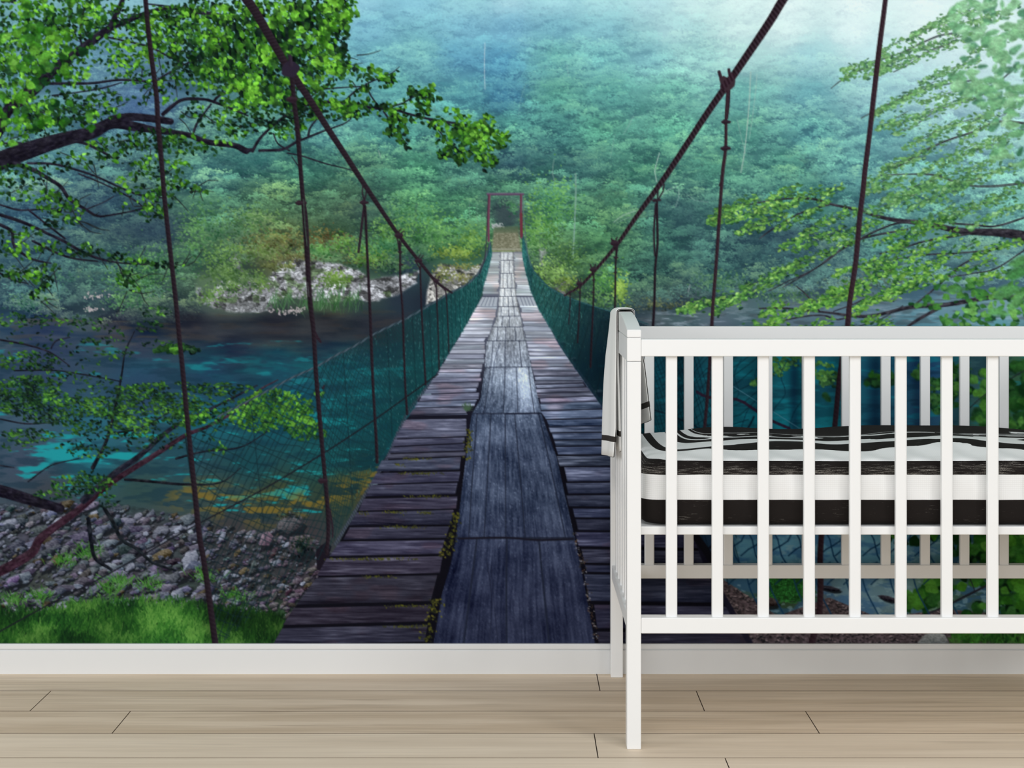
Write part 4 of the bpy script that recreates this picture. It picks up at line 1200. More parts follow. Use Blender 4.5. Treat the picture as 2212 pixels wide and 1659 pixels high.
fans([(1900,470,110,60),(1850,450,130,70),(1790,432,130,80),(1740,425,110,70),(1690,430,120,80),(1640,430,100,76),(1610,440,90,60),(1580,455,60,40),(1730,400,80,44),(1780,405,100,40),(1820,400,60,30),(1700,460,100,60),(1660,480,90,50),
      (1560,462,40,30),(1880,500,110,50),(1830,490,120,60),(1770,500,110,50),(1790,545,110,56),(1740,565,100,56),(1700,590,100,60),(1665,610,110,60),(1620,625,90,60),(1600,640,90,70),(1570,645,90,70),(1530,650,70,50),(1500,652,40,26),(1960,520,120,50),(2010,530,130,50)],
     FRESH, TREE_R, (8, 15), 1.2)
fans([(2060,470,150,60),(2000,480,110,44),(2110,520,150,56),(2050,545,140,50),(1990,560,130,40),(2150,560,150,50),(2020,590,120,50),(1960,600,120,50),(1930,580,110,46),(2070,500,110,44),(1900,560,100,46),(1880,620,120,60),(1840,632,100,50),
      (1800,640,110,50),(1860,600,90,40),(1760,660,100,44),(1700,650,80,40),(1940,630,110,46),(2212,520,140,50),(1980,610,90,40),(1700,690,110,40),(1640,700,80,30),(1800,690,90,36),(1850,700,70,26),(1930,690,60,20),(1900,680,50,16),(2180,590,90,30)],
     [(30, 74, 44), (58, 110, 52), (86, 142, 62), (116, 172, 76), (140, 190, 90)], TREE_R, (9, 17), 1.3)
foliage([(2100,640,60,30,1),(2080,690,50,20,1),(2150,690,70,20,1.2),(2000,655,36,12,.6),(2060,610,60,16,.6),(2190,650,40,40,1.2),(2040,700,40,12,.7)], 170, (10, 22), [(24, 62, 40), (50, 104, 50), (80, 140, 66), (108, 166, 84)], .1, .6, TREE_R, 3.0, .6)
foliage([(2160,585,60,14),(2140,610,70,22),(2190,570,40,24),(2080,622,30,10,.8),(2150,650,60,26),(2200,620,40,40)], 9, (30, 66), [(66, 122, 70), (80, 140, 80), (98, 158, 92)], -.2, .35, TREE_R, 9.0, .6, .36)
foliage([(2140,40,90,60),(2190,100,60,60),(2140,160,90,50),(2190,240,60,50),(2150,200,60,30),(2120,120,50,30,.5),(2200,330,60,30,.6)], 230, (14, 36), [(60, 116, 84), (98, 160, 110), (120, 178, 126), (150, 204, 160)], -.35, .5, TREE_R, 6.0, .6, .5)
foliage([(2330,100,100,120),(2330,300,100,120),(2330,500,100,120),(2330,680,100,90),(2300,-80,150,80),(2330,900,100,120),(2330,1150,100,120),(2330,1340,100,60)], 900, (14, 34), MISTY, -.2, .6, TREE_R, 3.0)
# blurred leaves close to the lens, seen between the cot bars
foliage([(1790,820,24,18,1),(1760,806,20,10,.6),(1770,790,30,8,.6),(1695,790,36,8,.8),(1680,806,20,6,.5),(1640,826,18,8,.8),(1700,775,40,10,.5)], 150, (8, 15), FRESH[:4], .1, .7, TREE_R, 1.3)
foliage([(1890,818,30,14,1.3),(1920,810,20,20,1),(1790,865,16,8,.7),(1975,800,20,18,.8),(2030,860,20,36,.8),(2060,830,16,50,.8),(2090,830,20,30,.8),(2130,860,24,60,1.2),(2190,820,40,40,1.4),(2200,900,40,40,1.2),(2110,920,20,24,.8),(2040,905,20,14,.7)],
        170, (14, 34), [(14, 40, 26), (28, 70, 34), (52, 104, 44), (84, 142, 56)], .2, .8, TREE_R, 5.0, .6, .7)
line([(2212,800,2),(2130,850,2),(2095,880,2)], 1, (40, 44, 50), TREE_R)
foliage([(2030,850,30,44,1),(2045,930,30,14,1),(2080,800,20,20,1)], 120, (8, 16), [(20, 50, 34), (40, 84, 44), (66, 116, 54)], .1, .7, TREE_R, 1.4)
foliage([(2120,1190,40,40,1.6),(2190,1180,40,50,1.8),(2190,1290,40,60,1.8),(2060,1180,16,30,.7),(2010,1265,34,14,1),(1990,1300,44,24,1.6),(2060,1270,20,14,1),(2110,1320,40,16,.7),(2180,1370,60,24,1.2),(2090,1380,40,16,1),(1950,1160,80,12,.4),(2100,1260,40,20,.5)],
        340, (14, 34), [(10, 32, 18), (24, 66, 28), (44, 100, 36), (70, 130, 44)], .3, .8, TREE_R, 3.5, .7, .75)
line([(2140,1260,5),(2080,1290,5),(2040,1310,4),(1990,1330,3)], 1, (36, 38, 48), TREE_R); line([(2095,1250,2),(2105,1275,2)], 1, (36, 38, 48), TREE_R)
for _ in range(500):
    x, y = rng.uniform(2050, 2330), rng.uniform(1372, 1405)
    a, L = rng.normal(.2, .6), rng.uniform(8, 20)
    line([(x, y), (x + math.sin(a) * L, y - math.cos(a) * L)], 2, np.array([58, 112, 44]) * rng.uniform(.5, 1.3), GRASS, alpha=.6, soft=2, step=40)
texture([TREE_R], .20, 15, 9, 205)
texture([TREE_R], .16, 4, 3, 207)
# mild haze over the far right
hz = sstep(1500, 2212, XX) * sstep(520, 60, YY)
IMG += (hz * .13)[..., None] * (np.array([214, 240, 242], np.float32) - IMG)

# ---------------------------------------------------------------- nets beside the bridge
NL = np.array([(0,400,945,465,1400),(1,682,792,708,1190),(2,800,722,815,998),(3,870,689,879,894),(4,909,666,920,832),(5,942,648,948,797),(6,965,637,968,765),(8,1000,618,1003,708),(11,1030,592,1032,656),(16,1049,556,1049,600),(22,1059,522,1063,546)], float)
NR = np.array([(0,1815,800,1720,1500),(1,1537,745,1490,1130),(2,1410,708,1345,940),(3,1330,676,1285,857),(4,1282,661,1243,797),(5,1252,650,1215,757),(6,1222,638,1192,716),(8,1186,620,1163,668),(10,1152,583,1146,627),(14,1138,542,1136,590),(22,1128,505,1128,550)], float)


def netpt(N, t, h):
    q = [np.interp(t, N[:, 0], N[:, k]) for k in range(1, 5)]
    sag = np.sin(np.pi * np.clip(h, 0, 1)) * 0
    return q[0] * h + q[2] * (1 - h) + sag, q[1] * h + q[3] * (1 - h)


netn = fbm(3.0, 16, 211, 3, .6) * .6 + fbm(40, 34, 213, 2) * .4


def net(N, lab, fills, wires, tmin, step, lean):
    ts = np.concatenate([np.arange(tmin, 6, .25), np.arange(6, 22.1, .5)])
    for a, b in zip(ts[:-1], ts[1:]):
        al = np.interp(a, fills[0], fills[1])
        col = [np.interp(a, fills[0], [c[k] for c in fills[2]]) for k in range(3)]
        P = [netpt(N, a, 1), netpt(N, b, 1), netpt(N, b, 0), netpt(N, a, 0)]
        xs, ys_ = [p[0] for p in P], [p[1] for p in P]
        s = box(min(xs) - 1, min(ys_) - 1, max(xs) + 1, max(ys_) + 1)
        if s is None:
            continue
        m = polymask(P, s, .6)
        put(s, (m > .5) * np.clip(al * np.interp(a, [0, .6], [.25, 1]) * (.72 + .6 * (netn[s] - .4)), 0, .95), np.asarray(col) * (.62 + .85 * netn[s])[..., None], lab if a > .8 or lab == NET_R else None)
    t = tmin
    while t < 22:
        for sgn in (1, -1):
            pts = []
            for h in np.linspace(0, 1, 15):
                tt = t + sgn * lean * (h - .5)
                if tmin <= tt < 22:
                    w = np.interp(tt, [0, 1, 2, 4, 8, 22], [2.3, 1.9, 1.4, 1.1, .9, .7])
                    jx = .9 * (pnoise(np.array([h * 11.0]), np.array([t * 23.0]))[0] - .5)
                    x, y = netpt(N, tt + jx * step, h)
                    pts.append((x, y, w))
            if len(pts) > 1:
                wc = [np.interp(t, wires[0], [c[k] for c in wires[1]]) for k in range(3)]
                line(pts, 1, wc, None, alpha=np.interp(t, [0, 1, 3, 6, 22], [.55, .62, .6, .5, .35]), step=60)
        t += step * (1 if t < 6 else 1.6)
    # pale flecks on the far mesh
    for _ in range(1500):
        t, h = 1.5 + 20 * rng.random() ** 1.6, rng.random()
        x, y = netpt(N, t, h)
        c = ramp(np.array([rng.random()]), [(14, 46, 54), (36, 104, 102), (96, 160, 158)])[0]
        if lab == NET_R and t < 4.5: c = c * .55
        line([(x, y), (x + rng.normal(0, .8), y + rng.uniform(2, 6))], 1.0, c, None, alpha=.55)


net(NL, NET_L, ([0, 1, 2, 3, 5, 8, 14, 22], [.02, .08, .24, .42, .60, .72, .76, .74], [(12,42,48)] * 2 + [(13,46,54), (15,54,60), (20,72,76), (30,98,98), (44,116,108), (50,124,112)]),
    ([0, 1, 2, 4, 22], [(16, 34, 42), (18, 40, 46), (16, 50, 54), (18, 62, 64), (26, 84, 82)]), -0.9, 1 / 13., 1.5)
net(NR, NET_R, ([0, 1, 2, 3, 4, 5, 6, 8, 14, 22], [.0, .25, .5, .86, .86, .78, .72, .7, .7, .7], [(10,46,60), (8,44,58), (10,46,60), (7,24,38), (10,34,48), (18,62,70), (24,78,82), (30,98,98), (42,116,108), (48,122,110)]),
    ([0, 1, 3, 6, 22], [(12, 34, 48), (12, 34, 46), (12, 36, 46), (18, 58, 62), (26, 82, 80)]), 0.6, 1 / 13., 1.5)
# posts of the net
for t in np.arange(.5, 14, .5):
    for N, lab in ((NL, NET_L), (NR, NET_R)):
        if N is NR and t < 2.5: continue
        a, b = netpt(N, t, 1), netpt(N, t, 0)
        line([a, b], np.interp(t, [0, 2, 6, 14], [2, 2, 1.4, .8]), (14, 30, 38), None, alpha=.5)
# edge ropes
line([(470,900),(575,845),(631,815),(682,792),(725,767),(765,747),(803,724),(836,707),(874,689),(915,666),(945,648),(975,630),(1006,615),(1031,592),(1046,562),(1059,524)], 4, (58, 74, 86), NET_L, twist=22, pitch=22)
line([(1128,505),(1138,542),(1146,572),(1161,598),(1186,620),(1214,636),(1242,648),(1282,661),(1330,676),(1400,700)], 2.4, (44, 84, 92), NET_R, twist=16, pitch=12)
line([(-40,1385),(0,1363),(100,1308),(205,1255),(304,1200),(430,1130),(560,1061),(688,985),(800,912),(880,855),(945,808)], 3.2, (24, 26, 34), NET_L, alpha=.9)
line([(1054,420),(1052,470),(1050,520),(1046,560),(1036,590)], 2, (52, 50, 62), NET_L); line([(1128,420),(1131,470),(1137,530),(1146,572)], 2, (86, 110, 110), NET_R)
# the coarse mesh in front of the shallows
for a in range(9):
    x = 1560 + 52 * a + rng.normal(0, 5)
    line([(x, 1135), (x + 18, 1165), (x + 26, 1200), (x + 48, 1235), (x + 60, 1275), (x + 88, 1330)], 3.2, (24, 62, 98), None, alpha=.85)
    line([(x + 50, 1140), (x + 40, 1168), (x + 10, 1186), (x - 6, 1200)], 3.2, (20, 54, 88), None, alpha=.85)
    line([(x + 84, 1214), (x + 60, 1232), (x + 30, 1246), (x + 12, 1262)], 3.2, (22, 56, 90), None, alpha=.8)
    line([(x + 40, 775), (x + 24, 810), (x + 34, 850), (x + 6, 890), (x - 14, 960)], 2.4, (12, 44, 62), None, alpha=.55 if x < 1760 else .0)
for pts, w, c in [([(1408,884),(1440,894),(1490,915),(1560,950)],3,(16,30,44)),([(1505,846),(1530,858),(1590,862),(1620,878),(1660,905),(1705,925)],6,(46,28,48)),([(1580,832),(1640,870),(1730,927)],1.4,(90,140,160)),
                 ([(1500,1155),(1525,1190),(1540,1215),(1555,1250)],16,(20,20,28)),([(1560,1160),(1530,1185)],5,(16,18,28)),([(1592,950),(1615,925),(1628,900)],4,(14,34,50)),([(1660,905),(1650,940)],4,(16,30,50))]:
    line(pts, w, c, None, alpha=.9)

# ---------------------------------------------------------------- gate, cables and hangers
line([(1053, 419), (1129, 419)], 5.5, (92, 76, 100), GATE, shade=16)
line([(1057, 421), (1055, 470), (1055, 520)], 4.6, (104, 62, 82), GATE, shade=14)
line([(1125, 421), (1125, 470), (1126, 512)], 5.0, (98, 60, 78), GATE, shade=14); line([(1125, 462), (1126, 508)], 6, (104, 48, 62), GATE)
RUST = (36, 28, 36)
line([(438,-240,23),(498,-80,22),(527,-10,20),(550,23,19),(616,137,16),(636,167,15.5),(674,223,14),(707,276,13),(742,329,12),(788,400,10.5),(856,501,8),(902,560,7),(942,608,6),(976,632,4)], 1, RUST, CAB_L, twist=5, pitch=8, shade=6)
line([(1846,-240,21),(1754,-100,20),(1690,0,19),(1660,50,18),(1581,167,15.5),(1530,240,14),(1480,316,13),(1432,388,12),(1374,468,9.5),(1333,527,8),(1282,587,6.5),(1252,618,5.5),(1219,638,4)], 1, (42, 31, 39), CAB_R, twist=13, pitch=9, shade=6)
HANG = [
 ([(302,-240,12),(310,-80,12),(314,0,11.5),(324,101,12),(337,203,12),(341,266,12.5),(349,355,12),(354,418,11.5),(364,514,11.5),(377,628,11.5),(387,729,11.5),(395,808,12),(405,914,12),(418,1040,13),(430,1154,13.5),(441,1218,14),(454,1311,15),(466,1400,16)], [], []),
 ([(630,160,11),(631,177,12),(636,228,11),(642,279,12),(648,355,11),(653,418,11),(659,476,14),(664,565,13),(666,603,12),(671,666,12),(677,716,11),(682,805,11),(690,901,11),(699,1003,10),(706,1079,10),(709,1142,10),(705,1195,9)], [(630,214,18,12),(650,438,22,8),(697,1038,16,10)], [[(677,712,6),(684,728,7),(692,738,5)],[(697,838,5),(700,832,3)],[(712,1100,4),(718,1140,4),(718,1160,3)]]),
 ([(785,440,7),(788,446,7),(793,552,6.5),(798,653,7),(801,722,7),(804,805,7),(808,880,6.5),(813,965,8),(814,998,8)], [(786,437,16,8)], [[(783,398,3),(782,415,3),(786,432,3)],[(792,402,3),(790,420,3),(787,432,3)],[(786,444,5),(780,495,5),(774,544,5)]]),
 ([(862,520,4),(864,544,5),(864,603,5),(868,653,5),(870,689,5.5),(874,815,5),(879,894,6)], [(861,508,12,12),(864,544,9,4),(866,571,9,4)], [[(857,512,2.5),(862,540,3)],[(867,512,2.5),(864,540,3)],[(858,503,3),(866,494,2.5)],[(862,506,3),(872,499,2.5)]]),
 ([(907,576,4),(910,663,4.4),(914,740,4),(919,830,5)], [(904,562,10,9)], [[(896,562,2.5),(907,580,2.5)],[(910,564,2.5),(908,580,2.5)],[(902,558,2.5),(908,549,2)],[(907,560,2.5),(914,551,2)]]),
 ([(942,610,3.5),(943,648,3.6),(946,720,3),(948,797,3.4)], [(941,606,8,8)], [[(938,602,2),(941,595,1.8)],[(945,604,2),(948,595,1.8)],[(938,612,2),(942,624,2)]]),
 ([(962,626,3),(964,645,3),(967,700,2.6),(969,760,2.6)], [(962,625,6,5)], []),
 ([(1571,180,7),(1571,200,7),(1568,253,7.5),(1567,320,8),(1561,367,9),(1557,418,8),(1553,476,8.5),(1546,577,8.5),(1540,653,8.5),(1537,706,8.5),(1530,825,8),(1520,944,8)], [(1568,263,17,8),(1567,320,18,9)], [[(1575,196,5),(1573,230,5),(1570,255,5)],[(1556,395,4),(1554,400,4)]]),
 ([(1419,436,5),(1419,470,6),(1420,527,5.5),(1415,577,6),(1413,653,6.5),(1410,706,6.5),(1404,790,6)], [(1418,432,18,5)], [[(1434,398,3),(1432,412,3),(1423,428,3)],[(1421,405,3),(1420,430,3)],[(1416,440,4),(1412,500,4),(1414,552,3.5)]]),
 ([(1331,530,5),(1330,560,4.5),(1329,590,4.5),(1328,666,5)], [(1328,525,12,13),(1330,556,9,4),(1329,588,7,3)], [[(1323,521,3),(1320,515,3)],[(1330,518,3),(1333,512,2.5)],[(1334,530,3),(1331,555,3)]]),
 ([(1282,590,4),(1282,620,4),(1281,658,4),(1278,720,5),(1275,792,5.5)], [(1281,582,10,10),(1282,604,7,3),(1281,631,6,3)], [[(1277,577,2.6),(1275,571,2.4)],[(1284,577,2.6),(1286,570,2.4)]]),
 ([(1253,620,3),(1252,648,3),(1250,690,3.5),(1247,740,3.5)], [(1251,612,8,9),(1252,632,5,3)], [[(1248,606,2),(1247,601,2)],[(1254,607,2),(1255,601,2)]]),
 ([(1231,634,2.6),(1231,660,2.6),(1228,700,2.4)], [(1231,630,5,5)], []),
 ([(1934,-240,12),(1920,-90,12),(1912,0,12),(1899,102,13),(1886,216,13),(1879,279,12.5),(1868,368,13),(1864,410,13),(1856,476,13),(1848,565,13),(1835,654,13),(1830,707,14),(1815,800,13),(1802,927,13),(1788,1040,14),(1774,1156,14),(1771,1217,15),(1772,1255,15),(1769,1325,15),(1757,1372,16),(1751,1400,17)], [], []),
]
for i, (main, knots, extra) in enumerate(HANG):
    lab = HANG0 + i
    c = (34, 26, 34) if main[0][0] < 1400 or i == 8 else (50, 35, 43)
    for e in extra:
        line(e, 1, (40, 30, 40), lab, twist=4, pitch=8)
    line([(q[0], q[1], q[2] * .86) for q in main], 1, c, lab, twist=3.5, pitch=10, shade=8)
    for (x, y, w, h) in knots:
        leaf(x, y, w * 1.1, h * 1.25, rng.normal(0, .12), (42, 30, 40), lab, soft=1.4, rib=0)
        line([(x - w * .45, y), (x + w * .45, y)], h * .7, (44, 32, 42), lab, shade=10)
# split strand of the second hanger
line([(655,430),(658,480),(663,530)], 1.6, (78, 110, 92), HANG0 + 1, alpha=.7); line([(664,610),(667,640)], 1.6, (110, 120, 120), HANG0 + 1, alpha=.6)
# clamps where the first big hangers grip the cables
leaf(627, 150, 36, 40, 1.2, (40, 34, 50), CAB_L, soft=1.6); line([(626,122),(628,140)], 9, (44, 36, 50), CAB_L, shade=8)
for pts, w in [([(1553, 155), (1559, 175)], 7), ([(1574, 150), (1577, 168)], 6.5)]:
    line(pts, w, (50, 36, 46), CAB_R, shade=12)
poly([(1553,170),(1562,163),(1572,168),(1580,164),(1588,174),(1586,186),(1576,195),(1566,194),(1557,184)], (56, 42, 50), CAB_R, 1.6)
line([(1562,186),(1582,164)], 14, (48, 32, 42), CAB_R, twist=12, pitch=9)

# soft finish of the print
g = (np.random.default_rng(5).random((CH, CW)).astype(np.float32) - .5)
IMG += (g * 5)[..., None]
np.clip(IMG, 3, 252, out=IMG)
# ---------------------------------------------------------------- the mural as flat pigment on the wall
PRINT = bpy.data.materials.new('mural_print')
PRINT.use_nodes = True
nt = NT(PRINT)
nt.put(nt.b.inputs['Base Color'], nt.attr('pigment', 'Color'))
nt.b.inputs['Roughness'].default_value = .9
nt.b.inputs['Specular IOR Level'].default_value = .05

mural = empty('wall_mural', (0, -.0015, 0))
tag(mural, 'photo wallpaper mural of a wooden rope bridge over a turquoise forest river', 'wall mural')
STEP = 2
NX, NY = CW // STEP + 1, CH // STEP + 1
ix = np.minimum(np.arange(NX) * STEP, CW - 1)
iy = np.minimum(np.arange(NY) * STEP, CH - 1)
# average 3x3 around each grid point, then to linear pigment
B = np.pad(IMG, ((1, 1), (1, 1), (0, 0)), mode='edge')
S = np.zeros((NY, NX, 3), np.float32)
for a, wa in ((0, .25), (1, .5), (2, .25)):
    for b, wb in ((0, .25), (1, .5), (2, .25)):
        S += B[iy[:, None] + a, ix[None, :] + b] * (wa * wb)
S = np.clip(S / 255.0, 0, 1)
LIN = np.where(S <= .04045, S / 12.92, ((S + .055) / 1.055) ** 2.4) * MURAL_GAIN
LIN = np.minimum(LIN, .95).astype(np.float32)
DM = WALL_D - .0015
GX = ((np.arange(NX) * STEP - OX) - VPX + .5) * DM / F_PX
GZ = CAM_H - ((np.arange(NY) * STEP - OY) - HZ + .5) * DM / F_PX
FL = LAB[np.minimum(np.arange(NY - 1) * STEP + 1, CH - 1)[:, None], np.minimum(np.arange(NX - 1) * STEP + 1, CW - 1)[None, :]]


def print_part(name, ids, label, parent):
    fy, fx = np.nonzero(np.isin(FL, ids))
    if len(fy) == 0:
        return None
    q = np.stack([fy * NX + fx, (fy + 1) * NX + fx, (fy + 1) * NX + fx + 1, fy * NX + fx + 1], 1)
    used, inv = np.unique(q.ravel(), return_inverse=True)
    n, m = len(used), len(q)
    co = np.zeros((n, 3), np.float32)
    co[:, 0] = GX[used % NX]
    co[:, 2] = GZ[used // NX]
    me = bpy.data.meshes.new(name)
    me.vertices.add(n)
    me.vertices.foreach_set('co', co.ravel())
    me.loops.add(4 * m)
    me.loops.foreach_set('vertex_index', inv.ravel().astype(np.int32))
    me.polygons.add(m)
    me.polygons.foreach_set('loop_start', np.arange(0, 4 * m, 4, dtype=np.int32))
    me.update(calc_edges=True)
    col = me.color_attributes.new('pigment', 'FLOAT_COLOR', 'POINT')
    rgba = np.ones((n, 4), np.float32)
    rgba[:, :3] = LIN[used // NX, used % NX]
    col.data.foreach_set('color', rgba.ravel())
    me.materials.append(PRINT)
    o = bpy.data.objects.new(name, me)
    C.objects.link(o)
    o.parent = parent
    if label:
        o['label'] = label
    return o


print_part('printed_forest', [FOREST, PATH], 'misty green forest on the far slope', mural)
for ids, nm, xs, lb in (([CLIFF], 'printed_cliff', 912, ('pale rock face with grass left of the bridge', 'pale rock under the far bridge end')),
                        ([RIVER], 'printed_river', 1094, ('dark teal river left of the walkway', 'teal river behind the cot bars')),
                        ([STONES], 'printed_stony_bank', 1094, ('grey stones on the river bank', 'gravel low behind the cot')),
                        ([GRASS], 'printed_grass', 1094, ('bright green grass on the bank', 'green grass low behind the cot'))):
    FULL = FL
    col_ = (np.arange(NX - 1) * STEP - OX)[None, :] < xs
    for side, l_ in ((col_, lb[0]), (~col_, lb[1])):
        FL = np.where(side, FULL, 255)
        print_part(nm, ids, l_, mural)
    FL = FULL
bridge = print_part('printed_boardwalk', [DECK], 'weathered blue grey plank walkway', mural)
print_part('printed_railing_net', [NET_L], 'green wire net left of the walkway', mural)
print_part('printed_railing_net', [NET_R], 'green wire net right of the walkway', mural)
print_part('printed_main_cable', [CAB_L], 'rusty main cable on the left', mural)
print_part('printed_main_cable', [CAB_R], 'rusty main cable on the right', mural)
print_part('printed_gate_frame', [GATE], 'red steel gate frame at the far end', mural)
print_part('printed_tree_branch', [TREE_L], 'leafy branches hanging in from the left', mural)
print_part('printed_tree_branch', [TREE_R], 'leafy branches hanging in from the right', mural)
print_part('printed_shrub', [SHRUB_L], 'leaning shrub over the river', mural)
for i in range(len(HANG)):
    print_part('printed_hanger_rope', [HANG0 + i], None, mural)
# ---------------------------------------------------------------- white cot
WHITE = mat('white_lacquer', (.85, .855, .85), .38, .45)
SLATM = WHITE
Y0, Y1 = 3.950 - WALL_D, -.017                 # front face, back face
XL, XR, PW = .2425, 1.532, .0305               # outer left, outer right, post width
crib = empty('baby_crib', ((XL + XR) / 2, (Y0 + Y1) / 2, 0))
tag(crib, 'white slatted wooden baby cot standing before the mural', 'crib')
bpy.context.view_layer.update()


def part(name, lo, hi, bev=.0015, label=None):
    bm = bmesh.new()
    add_box(bm, lo, hi, bev)
    o = obj(name, bm, WHITE, crib)
    o.matrix_parent_inverse = crib.matrix_world.inverted()
    if label:
        o['label'] = label
    return o


def zf(y, d=3.95):
    return CAM_H - (y - HZ) * d / F_PX


ZB0, ZB1 = zf(1369), zf(1335)                  # bottom rails
ZT0, ZT1 = zf(770), zf(733)                    # top rails
ZE, ZC = zf(781), zf(729.2)                    # end block, cap seams
PD = .046
for x in (XL, XR - PW):
    part('leg', (x, Y0, 0), (x + PW, Y0 + PD, ZE - .0004))
    part('leg', (x, Y1 - .038, 0), (x + PW, Y1, ZE - .0004))
    part('end_upper_rail', (x, Y0, ZE + .0004), (x + PW, Y1, ZC - .0004))
    bm = bmesh.new()
    ym, hl = (Y0 + Y1) / 2, (Y1 - Y0) / 2
    prof = [(Y0, ZC + .0004)] + [(ym + hl * t, .9352 - .0287 * t * t) for t in np.linspace(-1, 1, 33)] + [(Y1, ZC + .0004)]
    extrude_profile(bm, prof, x, x + PW)
    bmesh.ops.bevel(bm, geom=[e for e in bm.edges if e.calc_face_angle(0) > .6], offset=.0012, segments=2, affect='EDGES')
    o = obj('end_cap_rail', bm, WHITE, crib)
    o.matrix_parent_inverse = crib.matrix_world.inverted()
    part('end_bottom_rail', (x + .002, Y0 + PD, ZB0), (x + PW - .002, Y1 - .038, ZB1))
    n = 6
    for k in range(n):
        yc = Y0 + PD + (k + 1) * (Y1 - .038 - Y0 - PD) / (n + 1)
        part('end_slat', (x + .0075, yc - .0145, ZB1 - .004), (x + .0230, yc + .0145, ZE + .004), .003)
for (ya, yb, ys) in ((Y0 + .001, Y0 + .040, Y0 + .0125), (4.613 - WALL_D, Y1 - .004, 4.617 - WALL_D)):
    part('side_top_rail', (XL + PW, ya, ZT0), (XR - PW, ya + .028 if ya < -.3 else yb, ZT1), .002)
    part('side_bottom_rail', (XL + PW, ya, ZB0), (XR - PW, yb, ZB1), .002)
    for k in range(12):
        xc = .3402 + .09955 * k
        part('side_slat', (xc - .0122, ys, ZB1 - .004), (xc + .0122, ys + .016, ZT0 + .004), .003)
zs = CAM_H - (1137 - HZ) * 3.985 / F_PX
part('mattress_base', (XL + PW + .001, 3.983 - WALL_D, CAM_H - (1155 - HZ) * 3.985 / F_PX), (XR - PW - .001, 4.612 - WALL_D, zs), .002, 'white slatted cot base under the mattress')

# ---------------------------------------------------------------- mattress in a black and white brush-stroke sheet
MX0, MX1, MY0, MY1 = .2765, 1.498, 3.990 - WALL_D, 4.600 - WALL_D
SHEET = mat('brush_stroke_sheet', (.8, .8, .8), .9, .15)
nt = NT(SHEET)
P = geo_pos(nt)
sep = nt.n('ShaderNodeSeparateXYZ')
nt.put(sep.inputs[0], P)
v = nt.attr('band')
xx = sep.outputs[0]
amp = nt.step(v, .12, .30)
wob = nt.noise(nt.xyz(nt.math('MULTIPLY', xx, 4.6), nt.math('MULTIPLY', v, 9.0), 4.1), 1.0, 2.0, .5)
rag = nt.noise(nt.xyz(nt.math('MULTIPLY', xx, 26.0), nt.math('MULTIPLY', v, 60.0), 0.7), 1.0, 3.0, .6)
vd = nt.math('ADD', v, nt.math('MULTIPLY', nt.math('SUBTRACT', wob, .5), nt.math('MULTIPLY', amp, .24)))
vd = nt.math('ADD', vd, nt.math('MULTIPLY', nt.math('SUBTRACT', rag, .5), nt.math('ADD', nt.math('MULTIPLY', amp, .012), .0015)))
cr = nt.n('ShaderNodeValToRGB')
cr.color_ramp.interpolation = 'CONSTANT'
stops = [(0, 0), (.055, 1), (.110, 0), (.141, 1), (.235, 0), (.30, 1), (.362, 0), (.43, 1), (.448, 0), (.475, 1), (.482, 0)]
el = cr.color_ramp.elements
while len(el) < len(stops):
    el.new(.5)
for e, (p_, c_) in zip(el, stops):
    e.position = p_ * 2
    e.color = (c_, c_, c_, 1)
nt.put(cr.inputs[0], nt.math('MULTIPLY', vd, 2.0))
th = nt.noise(nt.xyz(nt.math('MULTIPLY', xx, 26.0), nt.math('MULTIPLY', v, 900.0), 5.0), 1.0, 3.0, .7)
th2 = nt.noise(nt.xyz(nt.math('MULTIPLY', xx, 900.0), nt.math('MULTIPLY', v, 500.0), 9.0), 1.0, 1.0)
cl = nt.noise(nt.xyz(nt.math('MULTIPLY', xx, 9.0), nt.math('MULTIPLY', v, 40.0), 1.0), 1.0, 2.0)
edge = nt.math('MULTIPLY', nt.step(v, .085, .118), nt.math('SUBTRACT', 1.0, nt.step(v, .122, .150)))
thr = nt.math('SUBTRACT', nt.math('SUBTRACT', .66, nt.math('MULTIPLY', edge, .13)), nt.math('MULTIPLY', nt.math('SUBTRACT', cl, .5), .35))
sp = nt.math('MULTIPLY', nt.step(th, thr, nt.math('ADD', thr, .08)), nt.step(th2, .35, .6))
blk = nt.mix(nt.math('MULTIPLY', sp, .75), (.0125, .0100, .0090), (.42, .39, .35))
wv = nt.n('ShaderNodeTexWave', wave_type='BANDS', bands_direction='Y')
nt.put(wv.inputs['Vector'], nt.xyz(0.0, v, 0.0))
wv.inputs['Scale'].default_value = 75.0
wv.inputs['Distortion'].default_value = 0
wv2 = nt.n('ShaderNodeTexWave', wave_type='BANDS', bands_direction='X')
nt.put(wv2.inputs['Vector'], nt.xyz(xx, 0.0, 0.0))
wv2.inputs['Scale'].default_value = 75.0
weave = nt.math('MULTIPLY', nt.math('MAXIMUM', nt.step(wv.outputs['Fac'], .80, 1.0), nt.math('MULTIPLY', nt.step(wv2.outputs['Fac'], .85, 1.0), .6)), nt.math('SUBTRACT', 1.0, amp))
wht = nt.mix(nt.math('MULTIPLY', weave, .30), (.86, .865, .86), (.50, .49, .47))
nt.put(nt.b.inputs['Base Color'], nt.mix(cr.outputs['Color'], blk, wht))

